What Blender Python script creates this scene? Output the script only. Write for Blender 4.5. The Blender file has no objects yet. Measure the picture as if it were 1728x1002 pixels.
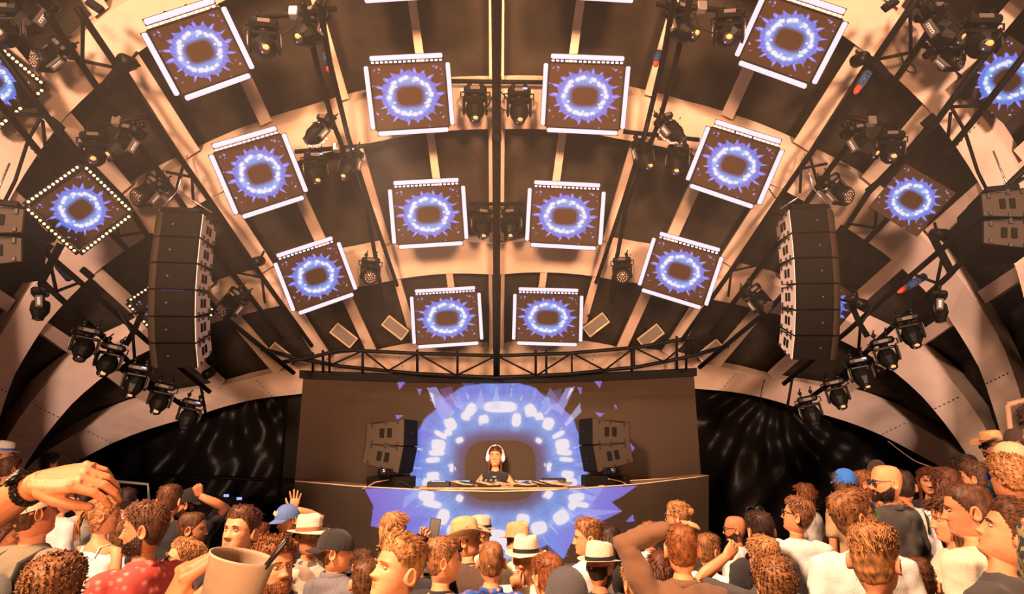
import bpy, bmesh, math, random
import numpy as np
from math import sin, cos, pi, radians, sqrt, atan2, atan, tan
from mathutils import Vector, Matrix
random.seed(7); np.random.seed(7)
S = bpy.context.scene
COL = S.collection
# ------------------------------------------------------------------ camera
F = 1050.0
PITCH = radians(13.87); YAW = radians(1.42)
CAM = np.array([0.0, 0.0, 2.6])
cd = bpy.data.cameras.new('camera'); cam = bpy.data.objects.new('camera', cd); COL.objects.link(cam)
cd.sensor_width = 36.0; cd.lens = F/1728*36.0; cd.clip_start = 0.05; cd.clip_end = 200
cam.location = CAM
cam.rotation_euler = (pi/2+PITCH, 0, -YAW)
S.camera = cam
FWD = np.array([sin(YAW)*cos(PITCH), cos(YAW)*cos(PITCH), sin(PITCH)])
RIGHT = np.array([cos(YAW), -sin(YAW), 0.0])
UP = np.cross(RIGHT, FWD)
def ray(px, py): return FWD + RIGHT*((px-864)/F) + UP*((501-py)/F)
def U(px, py, z):            # point at depth z along the optical axis
    return CAM + ray(px, py)*z
def P(px, py, Y):            # point where the pixel's ray meets the vertical plane y = Y
    r = ray(px, py); return CAM + r*(Y/r[1])
# ------------------------------------------------------------------ view, world, light
S.view_settings.view_transform = 'Standard'; S.view_settings.look = 'None'
S.view_settings.gamma = 1; S.view_settings.exposure = 0.0; S.view_settings.use_curve_mapping = False
S.cycles.use_denoising = True
S.cycles.max_bounces = 5; S.cycles.diffuse_bounces = 3; S.cycles.glossy_bounces = 2
S.cycles.transmission_bounces = 2; S.cycles.volume_bounces = 0
S.cycles.sample_clamp_indirect = 4.0; S.cycles.caustics_reflective = False; S.cycles.caustics_refractive = False
W = bpy.data.worlds.new('night'); S.world = W; W.use_nodes = True
W.node_tree.nodes['Background'].inputs[0].default_value = (0.75, 0.55, 0.50, 1)
W.node_tree.nodes['Background'].inputs[1].default_value = 0.030
def area(name, loc, target, size, energy, color, size_y=None, spread=180):
    l = bpy.data.lights.new(name, 'AREA'); l.energy = energy; l.color = color
    l.shape = 'RECTANGLE'; l.size = size; l.size_y = size_y or size; l.spread = radians(spread)
    o = bpy.data.objects.new(name, l); COL.objects.link(o); o.location = loc
    d = Vector(target)-Vector(loc); o.rotation_euler = d.to_track_quat('-Z', 'Y').to_euler()
    return o
# flood lamps of the venue: low warm floods washing the shell, a high warm flood mast over the audience
area('flood_shell_west', (-2.5, -9.0, 2.6), (-0.8, 7.2, 7.4), 1.5, 480, (1.0, 0.50, 0.245), spread=48)
area('flood_shell_east', (2.5, -9.0, 2.6), (0.8, 7.2, 7.4), 1.5, 480, (1.0, 0.50, 0.245), spread=48)
area('flood_audience', (-5.0, -1.5, 10.5), (0.3, 5.2, 1.6), 1.2, 760, (1.0, 0.60, 0.37), spread=60)
area('flood_audience_front', (5.0, 3.0, 9.5), (1.5, 4.0, 1.6), 1.0, 70, (1.0, 0.60, 0.38), spread=70)
area('flank_fill_west', (-3.0, -9.0, 2.7), (-7.3, 8.3, 4.2), 1.2, 210, (1.0, 0.66, 0.52), spread=44)  # fill pair added to brighten the lower flanks of the shell
area('flank_fill_east', (3.0, -9.0, 2.7), (7.3, 8.3, 4.2), 1.2, 210, (1.0, 0.66, 0.52), spread=44)
area('stage_key', (-1.2, 5.0, 5.6), (0.0, 10.2, 2.2), 0.5, 60, (1.0, 0.68, 0.45), spread=50)
# ------------------------------------------------------------------ materials
MATS = {}
def lin(c):
    if max(c) > 1: c = [v/255 for v in c]
    return tuple(((v/12.92) if v <= .04045 else ((v+.055)/1.055)**2.4) for v in c[:3])
def mat(name, col, rough=.6, metal=0, bump=0, bscale=60, var=0.0, vscale=6, emit=None, estr=0, spec=.12, sheen=0, detail=4):
    if name in MATS: return MATS[name]
    m = bpy.data.materials.new(name); m.use_nodes = True; nt = m.node_tree; b = nt.nodes['Principled BSDF']
    b.inputs['Base Color'].default_value = (*col, 1); b.inputs['Roughness'].default_value = rough
    b.inputs['Metallic'].default_value = metal; b.inputs['Specular IOR Level'].default_value = spec
    if sheen: b.inputs['Sheen Weight'].default_value = sheen
    if var or bump:
        tc = nt.nodes.new('ShaderNodeTexCoord')
    if var:
        n = nt.nodes.new('ShaderNodeTexNoise'); n.inputs['Scale'].default_value = vscale; n.inputs['Detail'].default_value = detail
        nt.links.new(tc.outputs['Object'], n.inputs['Vector'])
        r = nt.nodes.new('ShaderNodeValToRGB'); r.color_ramp.elements[0].position = .3; r.color_ramp.elements[1].position = .7
        r.color_ramp.elements[0].color = (*[max(0, c*(1-var)) for c in col], 1)
        r.color_ramp.elements[1].color = (*[min(1, c*(1+var)) for c in col], 1)
        nt.links.new(n.outputs['Fac'], r.inputs['Fac']); nt.links.new(r.outputs['Color'], b.inputs['Base Color'])
    if bump:
        n2 = nt.nodes.new('ShaderNodeTexNoise'); n2.inputs['Scale'].default_value = bscale; n2.inputs['Detail'].default_value = 3
        nt.links.new(tc.outputs['Object'], n2.inputs['Vector'])
        bp = nt.nodes.new('ShaderNodeBump'); bp.inputs['Strength'].default_value = bump; bp.inputs['Distance'].default_value = .02
        nt.links.new(n2.outputs['Fac'], bp.inputs['Height']); nt.links.new(bp.outputs['Normal'], b.inputs['Normal'])
    if emit is not None:
        b.inputs['Emission Color'].default_value = (*emit, 1); b.inputs['Emission Strength'].default_value = estr
    MATS[name] = m; return m
# ------------------------------------------------------------------ mesh helpers
class MB:
    def __init__(s): s.v = []; s.f = []; s.m = []; s.sm = []
    def add(s, v, f, mi=0, smooth=False):
        o = len(s.v); s.v.extend([tuple(map(float, p)) for p in v])
        for q in f: s.f.append([i+o for i in q]); s.m.append(mi); s.sm.append(smooth)
        return o
    def box(s, c, sz, R=None, mi=0, bev=0):
        c = np.array(c, float); h = np.array(sz, float)/2
        if bev:
            b = min(bev, h.min()*.9); pts = []; 
            fs = []
            # chamfered box: 24 verts
            for sx in (-1, 1):
                for sy in (-1, 1):
                    for sz_ in (-1, 1):
                        sg = np.array([sx, sy, sz_])
                        for a in range(3):
                            q = h-b; q[a] = h[a]; pts.append(sg*q)
            def idx(sx, sy, sz_, a): return (((sx > 0)*4+(sy > 0)*2+(sz_ > 0))*3)+a
            for a in range(3):
                for sg in (-1, 1):
                    o = [x for x in range(3) if x != a]; q = []
                    for (p, r) in ((-1, -1), (1, -1), (1, 1), (-1, 1)):
                        t = [0, 0, 0]; t[a] = sg; t[o[0]] = p; t[o[1]] = r; q.append(idx(*t, a))
                    fs.append(q)
            for a in range(3):
                o = [x for x in range(3) if x != a]
                for p in (-1, 1):
                    for r in (-1, 1):
                        t1 = [0, 0, 0]; t1[o[0]] = p; t1[o[1]] = r; t1[a] = -1; t2 = list(t1); t2[a] = 1
                        fs.append([idx(*t1, o[0]), idx(*t2, o[0]), idx(*t2, o[1]), idx(*t1, o[1])])
            for sx in (-1, 1):
                for sy in (-1, 1):
                    for sz_ in (-1, 1): fs.append([idx(sx, sy, sz_, 0), idx(sx, sy, sz_, 1), idx(sx, sy, sz_, 2)])
            pts = np.array(pts)
        else:
            pts = np.array([[x, y, z] for x in (-1, 1) for y in (-1, 1) for z in (-1, 1)])*h
            fs = [[0, 1, 3, 2], [4, 6, 7, 5], [0, 4, 5, 1], [2, 3, 7, 6], [0, 2, 6, 4], [1, 5, 7, 3]]
        if R is not None: pts = pts @ np.array(R).T
        s.add(pts+c, fs, mi)
    def hexa(s, q0, q1, mi=0):      # two quads (4 pts each) joined
        s.add(list(q0)+list(q1), [[0, 1, 2, 3], [7, 6, 5, 4], [0, 4, 5, 1], [1, 5, 6, 2], [2, 6, 7, 3], [3, 7, 4, 0]], mi)
    def tube(s, pts, rad, n=8, mi=0, cap=True, smooth=True, flat=1.0, up=None):
        pts = np.array(pts, float); k = len(pts)
        if np.isscalar(rad): rad = [rad]*k
        T = np.zeros_like(pts); T[0] = pts[1]-pts[0]; T[-1] = pts[-1]-pts[-2]
        for i in range(1, k-1): T[i] = pts[i+1]-pts[i-1]
        T /= (np.linalg.norm(T, axis=1)[:, None]+1e-9)
        u = np.array(up if up is not None else ([0, 0, 1] if abs(T[0][2]) < .9 else [1, 0, 0]), float)
        A = []
        for i in range(k):
            u = u-T[i]*np.dot(u, T[i]); u /= (np.linalg.norm(u)+1e-9); w = np.cross(T[i], u)
            for j in range(n):
                a = 2*pi*j/n; A.append(pts[i]+rad[i]*(cos(a)*w+flat*sin(a)*u))
        f = [[i*n+j, i*n+(j+1) % n, (i+1)*n+(j+1) % n, (i+1)*n+j] for i in range(k-1) for j in range(n)]
        if cap: f += [list(range(n))[::-1], [(k-1)*n+j for j in range(n)]]
        s.add(A, f, mi, smooth)
    def ell(s, c, r, n=12, m=8, R=None, mi=0):
        A = []; f = []
        for i in range(m+1):
            t = pi*i/m
            for j in range(n):
                a = 2*pi*j/n; A.append([sin(t)*cos(a)*r[0], sin(t)*sin(a)*r[1], cos(t)*r[2]])
        A = np.array(A)
        if R is not None: A = A @ np.array(R).T
        for i in range(m):
            for j in range(n): f.append([i*n+j, (i+1)*n+j, (i+1)*n+(j+1) % n, i*n+(j+1) % n])
        s.add(A+np.array(c), f, mi, True)
    def lathe(s, prof, n=20, mi=0, R=None, c=(0, 0, 0), smooth=True, capped=True):   # prof: (r,z)
        A = [[r*cos(2*pi*j/n), r*sin(2*pi*j/n), z] for r, z in prof for j in range(n)]
        A = np.array(A)
        if R is not None: A = A @ np.array(R).T
        k = len(prof)
        f = [[i*n+j, i*n+(j+1) % n, (i+1)*n+(j+1) % n, (i+1)*n+j] for i in range(k-1) for j in range(n)]
        if capped: f += [list(range(n))[::-1], [(k-1)*n+j for j in range(n)]]
        s.add(A+np.array(c), f, mi, smooth)
    def build(s, name, m, parent=None, fn=None, **props):
        me = bpy.data.meshes.new(name); v = np.array(s.v) if len(s.v) else np.zeros((0, 3))
        if fn is not None: v = fn(v)
        me.from_pydata(v.tolist(), [], s.f)
        for mm in (m if isinstance(m, (list, tuple)) else [m]): me.materials.append(mm)
        me.polygons.foreach_set('material_index', s.m); me.polygons.foreach_set('use_smooth', s.sm)
        bm = bmesh.new(); bm.from_mesh(me); bmesh.ops.recalc_face_normals(bm, faces=bm.faces); bm.to_mesh(me); bm.free()
        return link(name, me, parent, **props)
def link(name, me, parent=None, **props):
    o = bpy.data.objects.new(name, me); COL.objects.link(o)
    if parent is not None: o.parent = parent
    for k, v in props.items(): o[k] = v
    return o
def thing(name, label, cat, loc=(0, 0, 0), M=None, group=None, kind=None):
    o = bpy.data.objects.new(name, None); COL.objects.link(o); o.empty_display_size = .1
    if M is not None: o.matrix_world = M
    else: o.location = loc
    if label: o['label'] = label
    if cat: o['category'] = cat
    if group: o['group'] = group
    if kind: o['kind'] = kind
    return o
def frameM(loc, x, y, z):
    M = Matrix.Identity(4)
    for i, a in enumerate((x, y, z)):
        for j in range(3): M[j][i] = float(a[j])
    for j in range(3): M[j][3] = float(loc[j])
    return M
def nrm(v): v = np.array(v, float); return v/(np.linalg.norm(v)+1e-12)
def rot(axis, a):
    return np.array(Matrix.Rotation(a, 3, axis))
# ================================================================== the arched shell of the stage
# every arch and rib is read off as a curve at its own distance, so the shell closes in towards the stage
def interp(tab, x): return float(np.interp(x, [t[0] for t in tab], [t[1] for t in tab]))
RING = [  # each: outer fascia, junction, inner edge (angle from crown, radius) and the depths crown/foot of junction and inner edge
 dict(o=[(0,1520),(76,1300)], j=[(0,1500),(76,1280)], i=[(0,1440),(40,1400),(76,1200)], Y=(4.2,6.0,4.3,6.1)),
 dict(o=[(0,1285),(31,1252),(41,1217),(48,1190),(56,1142),(64,1090),(76,1030)],
      j=[(0,1262),(31,1232),(36,1225),(41,1197),(45,1179),(48,1172),(56,1122),(64,1072),(76,1015)],
      i=[(0,1180),(30.6,1150),(36.2,1140),(40,1132),(47.7,1101),(56,1059),(64,1012),(76,960)], Y=(5.0,6.8,5.4,7.0)),
 dict(o=[(0,922),(20,936),(33,962),(40,980),(50,990),(60,994),(65,990),(76,968)],
      j=[(0,905),(20,918),(32,957-12),(39.9,962),(52.5,974),(60.7,975),(67,963),(76,940)],
      i=[(0,832),(15,842),(34,876),(41.4,889),(48,907),(55.8,920),(62.2,921),(67,912),(70,908),(76,892)], Y=(6.9,7.6,7.4,8.0)),
 dict(o=[(0,650),(21,686),(34,732),(40,763),(50.5,814),(56.9,864),(61.7,892),(65,904),(68.3,910),(76,908)],
      j=[(0,638),(21,673),(35,718),(51,788),(56.7,843),(61.1,866),(64.9,879),(68.4,888),(76,890)],
      i=[(0,586),(20,612),(33,651),(39.4,684),(41.6,699),(50.7,751),(56.7,788),(61.5,811),(66.2,828),(69.2,839),(76,855)], Y=(8.9,8.6,9.4,9.0)),
 dict(o=[(0,470),(25,510),(40.4,578),(46.8,618),(50.7,651),(57.6,730),(61.2,768),(66.1,820),(69.3,850),(76,888)],
      j=[(0,460),(25,497),(37.3,549),(47.2,610),(53.6,673),(57.2,708),(62.2,758),(66.9,803),(69.2,827),(76,872)],
      i=[(0,405),(25,447),(40.6,518),(54.2,621),(57.4,652),(64.5,727),(67.6,758),(70.5,792),(76,848)], Y=(11.2,9.9,11.8,10.4)),
]
def side(px, py, sgn):
    if sgn < 0:
        py = py + max(-3, min(14, 11*(px-838)/400)); px = 1676-px
    return px, py
def rpx(k, e, phi):
    a = abs(phi); rho = interp(RING[k][e], a)
    return side(838+rho*sin(radians(a)), 1050-rho*cos(radians(a)), 1 if phi >= 0 else -1)
def rY(k, e, phi):
    Y = RING[k]['Y']; c, f = (Y[2], Y[3]) if e == 'i' else (Y[0], Y[1])
    return c+(f-c)*min(1, abs(phi)/72)**1.6
def rp(k, e, phi, dY=0): 
    px, py = rpx(k, e, phi); return P(px, py, rY(k, e, phi)+dY)
m_cream = mat('painted_plaster_cream', (0.66, 0.51, 0.43), .85, bump=.25, bscale=90, var=.13, vscale=1.6, detail=8)
m_dark = mat('dark_acoustic_panel', (0.030, 0.0235, 0.018), .9, bump=.15, bscale=50, var=.35, vscale=3)
m_black = mat('black_metal', (0.005, 0.0045, 0.0045), .5, spec=.08)
REC = .33
ceil = thing('ceiling', None, None, kind='structure')
ceil['label'] = 'cream arched shell roof over the stage with dark recessed panels'
PH = np.arange(-76, 76.01, 2)
for k in range(5):
    b = MB(); V = []
    for ph in PH:
        ji = rp(k, 'j', ph); ii = rp(k, 'i', ph); oo = rp(k, 'o', ph, .20)
        ib = ii + (ji-ii)*.06; d = nrm(ib-CAM); ib = ib + d*REC
        V += [oo, ji, ii, ib]
    n = len(PH)
    f = [[4*a+c, 4*a+(c+1) % 4, 4*(a+1)+(c+1) % 4, 4*(a+1)+c] for a in range(n-1) for c in range(4)]
    f += [[0, 1, 2, 3], [4*(n-1)+c for c in range(4)]]
    b.add(V, f)
    b.build('arch_band', m_cream, ceil, kind='structure')
    # dark seam slots between plaster casts
    if k in (1, 2, 3, 4):
        for ph in (-64, -44, -20, 20, 44, 64):
            b = MB()
            for t in (.15, .3, .45, .6, .75, .9):
                for h in (0,):
                    a0 = rp(k, 'j', ph)*(1-t)+rp(k, 'i', ph)*t; a1 = rp(k, 'j', ph)*(1-t-.06)+rp(k, 'i', ph)*(t+.06)
                    c = (a0+a1)/2; d = nrm(CAM-c)
                    b.tube([a0+d*.004, a1+d*.004], .006, 4)
            b.build('seam_slot', m_black, ceil, kind='stuff')
RIBS = [0.72, 7.7, 16.1, 24.5, 32.6, 40.1, 48.2, 56.2]
WID = {0.72: 6, 7.7: 14, 16.1: 15, 24.5: 21, 32.6: 30, 40.1: 27, 48.2: 25, 56.2: 24}
m_rib = m_cream
for k in range(4):
    for r in RIBS:
        for sg in (1, -1):
            w = WID[r]*(1.0, 1.0, .92, .8)[k]
            if r == .72: w = 6
            pts = []
            q0 = np.array(rpx(k, 'i', r*sg)); q1 = np.array(rpx(k+1, 'o', r*sg))
            if r == .72:   # two narrow ribs either side of the centre joint
                q0[0] = 838+sg*(10.5); q1[0] = 838+sg*(9.5)
            t = (q1-q0)/np.linalg.norm(q1-q0); nn = np.array([-t[1], t[0]])*w/2
            Y0 = rY(k, 'i', r); Y1 = rY(k+1, 'o', r)
            q0 = q0-t*3; q1 = q1+t*8
            fr = [P(*(q0-nn), Y0), P(*(q0+nn), Y0), P(*(q1+nn), Y1), P(*(q1-nn), Y1)]
            up_ = nrm(np.cross(fr[1]-fr[0], fr[3]-fr[0]))
            if np.dot(up_, CAM-fr[0]) > 0: up_ = -up_
            bk = [p+up_*(REC*.9) for p in fr]
            b = MB(); b.hexa(fr, bk); b.build('rib', m_rib, ceil, kind='structure')
bounds = [0]+RIBS[1:]+[76]
for k in range(4):
    for n in range(len(bounds)-1):
        for sg in (1, -1):
            a0, a1 = bounds[n], bounds[n+1]; b = MB(); st = 4; V = []
            for q in range(st+1):
                ph = (a0+(a1-a0)*q/st)*sg
                if ph == 0: ph = 0.001*sg
                p0 = rp(k, 'i', ph, REC*.92); p1 = rp(k+1, 'o', ph, REC*1.0)
                e = (p0-p1)*.05
                V += [p0+e, p1-e, p0+e+nrm(p0-CAM)*.04, p1-e+nrm(p1-CAM)*.04]
            f = []
            for q in range(st):
                o = 4*q
                f += [[o, o+1, o+5, o+4], [o+3, o+2, o+6, o+7], [o, o+4, o+6, o+2], [o+1, o+3, o+7, o+5]]
            f += [[0, 2, 3, 1], [4*st, 4*st+1, 4*st+3, 4*st+2]]
            b.add(V, f); b.build('ceiling_panel', m_dark, ceil, kind='structure')
# ------------------------------------------------------------------ stage, backdrop wall, floor comes with the crowd
m_stage = mat('stage_black', (0.02, 0.018, 0.017), .7, bump=.2, bscale=30)
m_deck = mat('stage_deck_grey', (0.10, 0.085, 0.075), .75, var=.3, vscale=3, bump=.2)
b = MB(); b.box((0, 12.2, -.05+.5), (22, .2, 8.5)); 
wb = b.build('wall_back', mat('back_wall_dark', (0.012, .010, .009), .95), kind='structure')
st = thing('stage', 'low black stage platform carrying the curved screen desk', 'stage', kind='structure')
b = MB(); b.box((0, 10.6, .51), (9.6, 3.0, .98), bev=.02); b.build('platform', m_stage, st)
b = MB(); b.box((0, 10.6, 1.02), (9.7, 3.1, .05), bev=.01); b.build('deck', m_deck, st)
# ------------------------------------------------------------------ burst graphics on the LED surfaces
def inpoly(X, Y, poly):
    ins = np.zeros(X.shape, bool); n = len(poly)
    for i in range(n):
        x0, y0 = poly[i]; x1, y1 = poly[(i+1) % n]
        if y0 == y1: continue
        c = ((y0 > Y) != (y1 > Y)) & (X < (x1-x0)*(Y-y0)/(y1-y0)+x0)
        ins ^= c
    return ins
def sstep(a, b, x): t = np.clip((x-a)/(b-a), 0, 1); return t*t*(3-2*t)
def blob(g, PX, PY, cx, cy, w, h, ang, col, al, soft=.22, p=3.0):
    c, s_ = cos(radians(ang)), sin(radians(ang)); dx, dy = PX-cx, PY-cy
    u = (dx*c+dy*s_)/(w/2); v = (-dx*s_+dy*c)/(h/2); q = (np.abs(u)**p+np.abs(v)**p)**(1/p)
    a = (sstep(1+soft, 1-soft, q)*al)[..., None]
    g[:] = g*(1-a)+np.array(col, float)*a
CX0, CY0 = 841., 793.
def crop_px(x, y): return 480+x/2.335, 620+y/2.335
BLK = [(850,155,132,44,0),(735,165,40,52,35),(715,192,36,32,20),(655,224,44,50,-30),(615,264,54,20,30),(645,256,30,26,0),(607,306,56,46,8),(600,336,62,24,0),(585,364,56,22,-5),(585,424,50,26,-5),(578,452,74,36,-8),
       (785,204,40,32,5),(914,206,36,54,8),(690,286,30,22,-20),(970,168,42,50,-35),(1003,192,34,30,-15),(1040,222,44,48,25),(1080,264,52,20,-28),(1095,304,56,46,-8),(1102,334,60,24,5),(1110,362,54,18,5),(1116,420,50,28,5),(1120,452,66,38,6),(1002,288,26,20,30),(658,395,16,34,0),(1042,392,18,34,5),
       (560,505,64,46,12),(583,538,74,28,10),(625,588,46,64,18),(662,640,44,40,20),(790,600,46,42,0),(822,662,110,50,0),(870,690,60,60,0),(940,598,52,44,8),(1003,632,64,50,-15),(1040,500,30,34,30),(1090,590,62,54,-35),(1150,512,64,34,-8),(1170,540,60,22,8),(1135,545,30,34,40),(690,515,28,28,30)]
FAN = [((315,475),(350,545),(340,625),(420,640),(520,720),(640,690),(620,480)), ((1080,480),(1392,465),(1330,508),(1290,530),(1332,566),(1230,615),(1130,690),(1100,755),(1040,700),(1010,600))]
def paint_big(PX, PY, extra):
    X, Y = (PX-CX0)/107., -(PY-CY0)/107.; R = np.sqrt(X*X+Y*Y)+1e-6; A = np.arctan2(Y, X); rng = random.Random(23)
    H = (np.abs((PX-844.5)/59.5)**3.4+np.abs((PY-794)/51.)**3.4)**(1/3.4)
    g = np.zeros(PX.shape+(3,))
    for F_ in FAN:                                     # violet fans that spread over the desk front
        m = inpoly(PX, PY, [crop_px(*q) for q in F_]) & (PY > 812)
        t = np.clip((R-1.3)/.9, 0, 1)[m][:, None]; g[m] = np.array((108, 132, 232.))*(1-t)+np.array((112, 96, 200.))*t
    edge = 1.41+.015*np.sin(9*A+2)+.012*np.sin(23*A)
    a = (sstep(edge+.02, edge-.02, R)*sstep(.97, 1.03, H))[..., None]
    t = sstep(1.0, 1.55, H)[..., None]; col = np.array((48, 52, 98.))*(1-t)+np.array((92, 148, 228.))*t
    t = sstep(.98, 1.35, R)[..., None]; col = col*(1-t)+np.array((104, 136, 232.))*t
    col = col*(.95+.05*np.sin(A*47+R*5)*np.sin(A*29-R*11))[..., None]
    g = g*(1-a)+col*a
    for q in range(96):                                # crystal facets between the blocks and the rim, some flying past it
        th = rng.uniform(0, 2*pi); r0 = rng.uniform(1.0, 1.25)+(.12 if q % 3 == 0 else 0); r1 = r0+rng.uniform(.1, .32)+(.14 if q % 3 == 0 else 0); w = rng.uniform(.04, .15); sk = rng.uniform(-.12, .12); c, s_ = cos(th), sin(th)
        P4 = [(c*r0-s_*w*.5, s_*r0+c*w*.5), (c*r1-s_*(w+sk), s_*r1+c*(w+sk)), (c*(r1-.08)+s_*(w-sk), s_*(r1-.08)-c*(w-sk)), (c*r0+s_*w*.4, s_*r0-c*w*.4)]
        m = inpoly(X, Y, P4); free = q % 3 == 0; al = rng.uniform(.35, .7) if free else rng.uniform(.12, .38)
        if not free: m &= (g[..., 2] > 60)
        g[m] = g[m]*(1-al)+np.array([(150, 182, 246), (80, 108, 220), (128, 116, 222), (196, 210, 250), (84, 140, 236)][q % 5], float)*al
    for q in range(30):                                # fine bright rays
        th = rng.uniform(0, 2*pi); r0 = rng.uniform(1.12, 1.3); r1 = r0+rng.uniform(.1, .3); w = rng.uniform(.006, .02); c, s_ = cos(th), sin(th)
        m = inpoly(X, Y, [(c*r0-s_*w, s_*r0+c*w), (c*r1, s_*r1), (c*r0+s_*w, s_*r0-c*w)]) & (g[..., 2] > 60); g[m] = g[m]*.35+np.array((214, 222, 250.))*.65
    for (x, y, w, h, an) in BLK:
        px, py = crop_px(x, y); blob(g, PX, PY, px, py, w/2.335*1.5, h/2.335*1.6, an, (150, 178, 244), .5, .4, 2)
    for (x, y, w, h, an) in BLK:
        px, py = crop_px(x, y); blob(g, PX, PY, px, py, w/2.335, h/2.335, an, (232, 228, 238), .96, .13)
        for sgn in (-1, 1):
            if (x*7+y*3) % 3 != 0: blob(g, PX, PY, px+sgn*rng.uniform(3, 8), py+rng.uniform(-7, 7), w/5.5, h/5, an+rng.uniform(-30, 30), (226, 224, 240), .75, .2)
    for poly, c, al in extra:
        m = inpoly(X, Y, poly); g[m] = g[m]*(1-al)+np.array(c, float)*al
    g = np.clip(g/255, 0, 1); return np.where(g <= .04045, g/12.92, ((g+.055)/1.055)**2.4)
def paint_tile(X, Y, seed=5):
    R = np.sqrt(X*X+Y*Y)+1e-6; A = np.arctan2(Y, X); rng = random.Random(seed); g = np.zeros(X.shape+(3,))
    H = (np.abs(X/.60)**3.2+np.abs(Y/.50)**3.2)**(1/3.2)
    for q in range(18):                                # leaf-shaped crystals thrown outwards
        th = 2*pi*(q+rng.uniform(-.2, .2))/18; L = rng.uniform(.28, .52); w = rng.uniform(.05, .10); c, s_ = cos(th), sin(th); r0 = 1.28; b_ = rng.uniform(-.06, .06)
        m = inpoly(X, Y, [(c*r0-s_*w*1.2, s_*r0+c*w*1.2), (c*(r0+L*.6)-s_*(w+b_), s_*(r0+L*.6)+c*(w+b_)), (c*(r0+L)-s_*b_, s_*(r0+L)+c*b_), (c*(r0+L*.5)+s_*w, s_*(r0+L*.5)-c*w), (c*r0+s_*w*1.2, s_*r0-c*w*1.2)])
        g[m] = (96, 112, 226)
        m = inpoly(X, Y, [(c*(r0+L*.1)-s_*w*.5, s_*(r0+L*.1)+c*w*.5), (c*(r0+L*.8), s_*(r0+L*.8)), (c*(r0+L*.1)+s_*w*.1, s_*(r0+L*.1)-c*w*.1)]); g[m] = (196, 206, 248)
    a = (sstep(1.42, 1.33, R+.05*np.sin(11*A)+.03*np.sin(23*A+1))*sstep(.93, 1.05, H))[..., None]
    t = sstep(1.0, 1.45, H)[..., None]; col = np.array((54, 66, 128.))*(1-t)+np.array((92, 156, 236.))*t
    t = sstep(1.0, 1.3, R)[..., None]; col = col*(1-t)+np.array((84, 118, 230.))*t
    g = g*(1-a)+col*(.94+.06*np.sin(A*37+R*8)[..., None])*a
    n = 22
    for q in range(n):
        th = 2*pi*q/n+rng.uniform(-.05, .05); r = 1.0+rng.uniform(-.05, .05)
        blob(g, X, Y, cos(th)*r, sin(th)*r, rng.uniform(.30, .42), rng.uniform(.22, .34), math.degrees(th)+90, (150, 184, 246), .55, .4, 2)
        if q % 7 != 5: blob(g, X, Y, cos(th)*r, sin(th)*r, rng.uniform(.23, .33), rng.uniform(.15, .25), math.degrees(th)+90+rng.uniform(-25, 25), (234, 230, 240), .96, .2)
        if q % 4 == 0: blob(g, X, Y, cos(th+.1)*.84, sin(th+.1)*.84, .14, .12, 0, (224, 228, 246), .9, .2)
    for q in range(16):
        th = rng.uniform(0, 2*pi); r = rng.uniform(1.75, 2.2); blob(g, X, Y, cos(th)*r, sin(th)*r, rng.uniform(.08, .15), rng.uniform(.05, .09), rng.uniform(0, 180), (132, 122, 228), .95, .3)
    for (x, y) in ((-.78, .88), (.80, .86), (-.95, -.5), (.88, -.72)): blob(g, X, Y, x*1.75, y*1.75, .10, .16, -35*np.sign(x), (168, 164, 238), .9, .25, 2)
    g = np.clip(g/255, 0, 1); return np.where(g <= .04045, g/12.92, ((g+.055)/1.055)**2.4)
def led_mat(name, strength=1.0, base=(0.050, .035, .026), grid=220):
    m = bpy.data.materials.new(name); m.use_nodes = True; nt = m.node_tree; b = nt.nodes['Principled BSDF']
    at = nt.nodes.new('ShaderNodeVertexColor'); at.layer_name = 'led'
    b.inputs['Base Color'].default_value = (*base, 1); b.inputs['Roughness'].default_value = .75; b.inputs['Specular IOR Level'].default_value = .04
    tc = nt.nodes.new('ShaderNodeTexCoord'); n = nt.nodes.new('ShaderNodeTexNoise'); n.inputs['Scale'].default_value = grid
    nt.links.new(tc.outputs['Object'], n.inputs['Vector'])
    mx = nt.nodes.new('ShaderNodeMix'); mx.data_type = 'RGBA'
    mx.inputs['A'].default_value = (*[c*.55 for c in base], 1); mx.inputs['B'].default_value = (*[c*1.5 for c in base], 1)
    nt.links.new(n.outputs['Fac'], mx.inputs['Factor']); nt.links.new(mx.outputs['Result'], b.inputs['Base Color'])
    nt.links.new(at.outputs['Color'], b.inputs['Emission Color']); b.inputs['Emission Strength'].default_value = strength
    return m
def grid_mesh(name, Pts, colr, m):
    nv, nu = Pts.shape[:2]
    idx = np.arange(nv*nu).reshape(nv, nu)
    q = np.stack([idx[:-1, :-1], idx[1:, :-1], idx[1:, 1:], idx[:-1, 1:]], -1).reshape(-1, 4)
    me = bpy.data.meshes.new(name)
    me.vertices.add(nv*nu); me.vertices.foreach_set('co', Pts.reshape(-1).astype(np.float32))
    me.loops.add(q.size); me.loops.foreach_set('vertex_index', q.reshape(-1).astype(np.int32))
    me.polygons.add(len(q)); me.polygons.foreach_set('loop_start', np.arange(0, q.size, 4, dtype=np.int32))
    me.update(calc_edges=True); me.validate()
    ca = me.color_attributes.new('led', 'FLOAT_COLOR', 'POINT')
    c4 = np.ones((nv*nu, 4), np.float32); c4[:, :3] = colr.reshape(-1, 3); ca.data.foreach_set('color', c4.reshape(-1))
    me.materials.append(m); return me
m_led = led_mat('led_wall_surface', .95)
m_ledp = led_mat('led_tile_surface', 1.05, base=(0.036, .022, .014))
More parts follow.
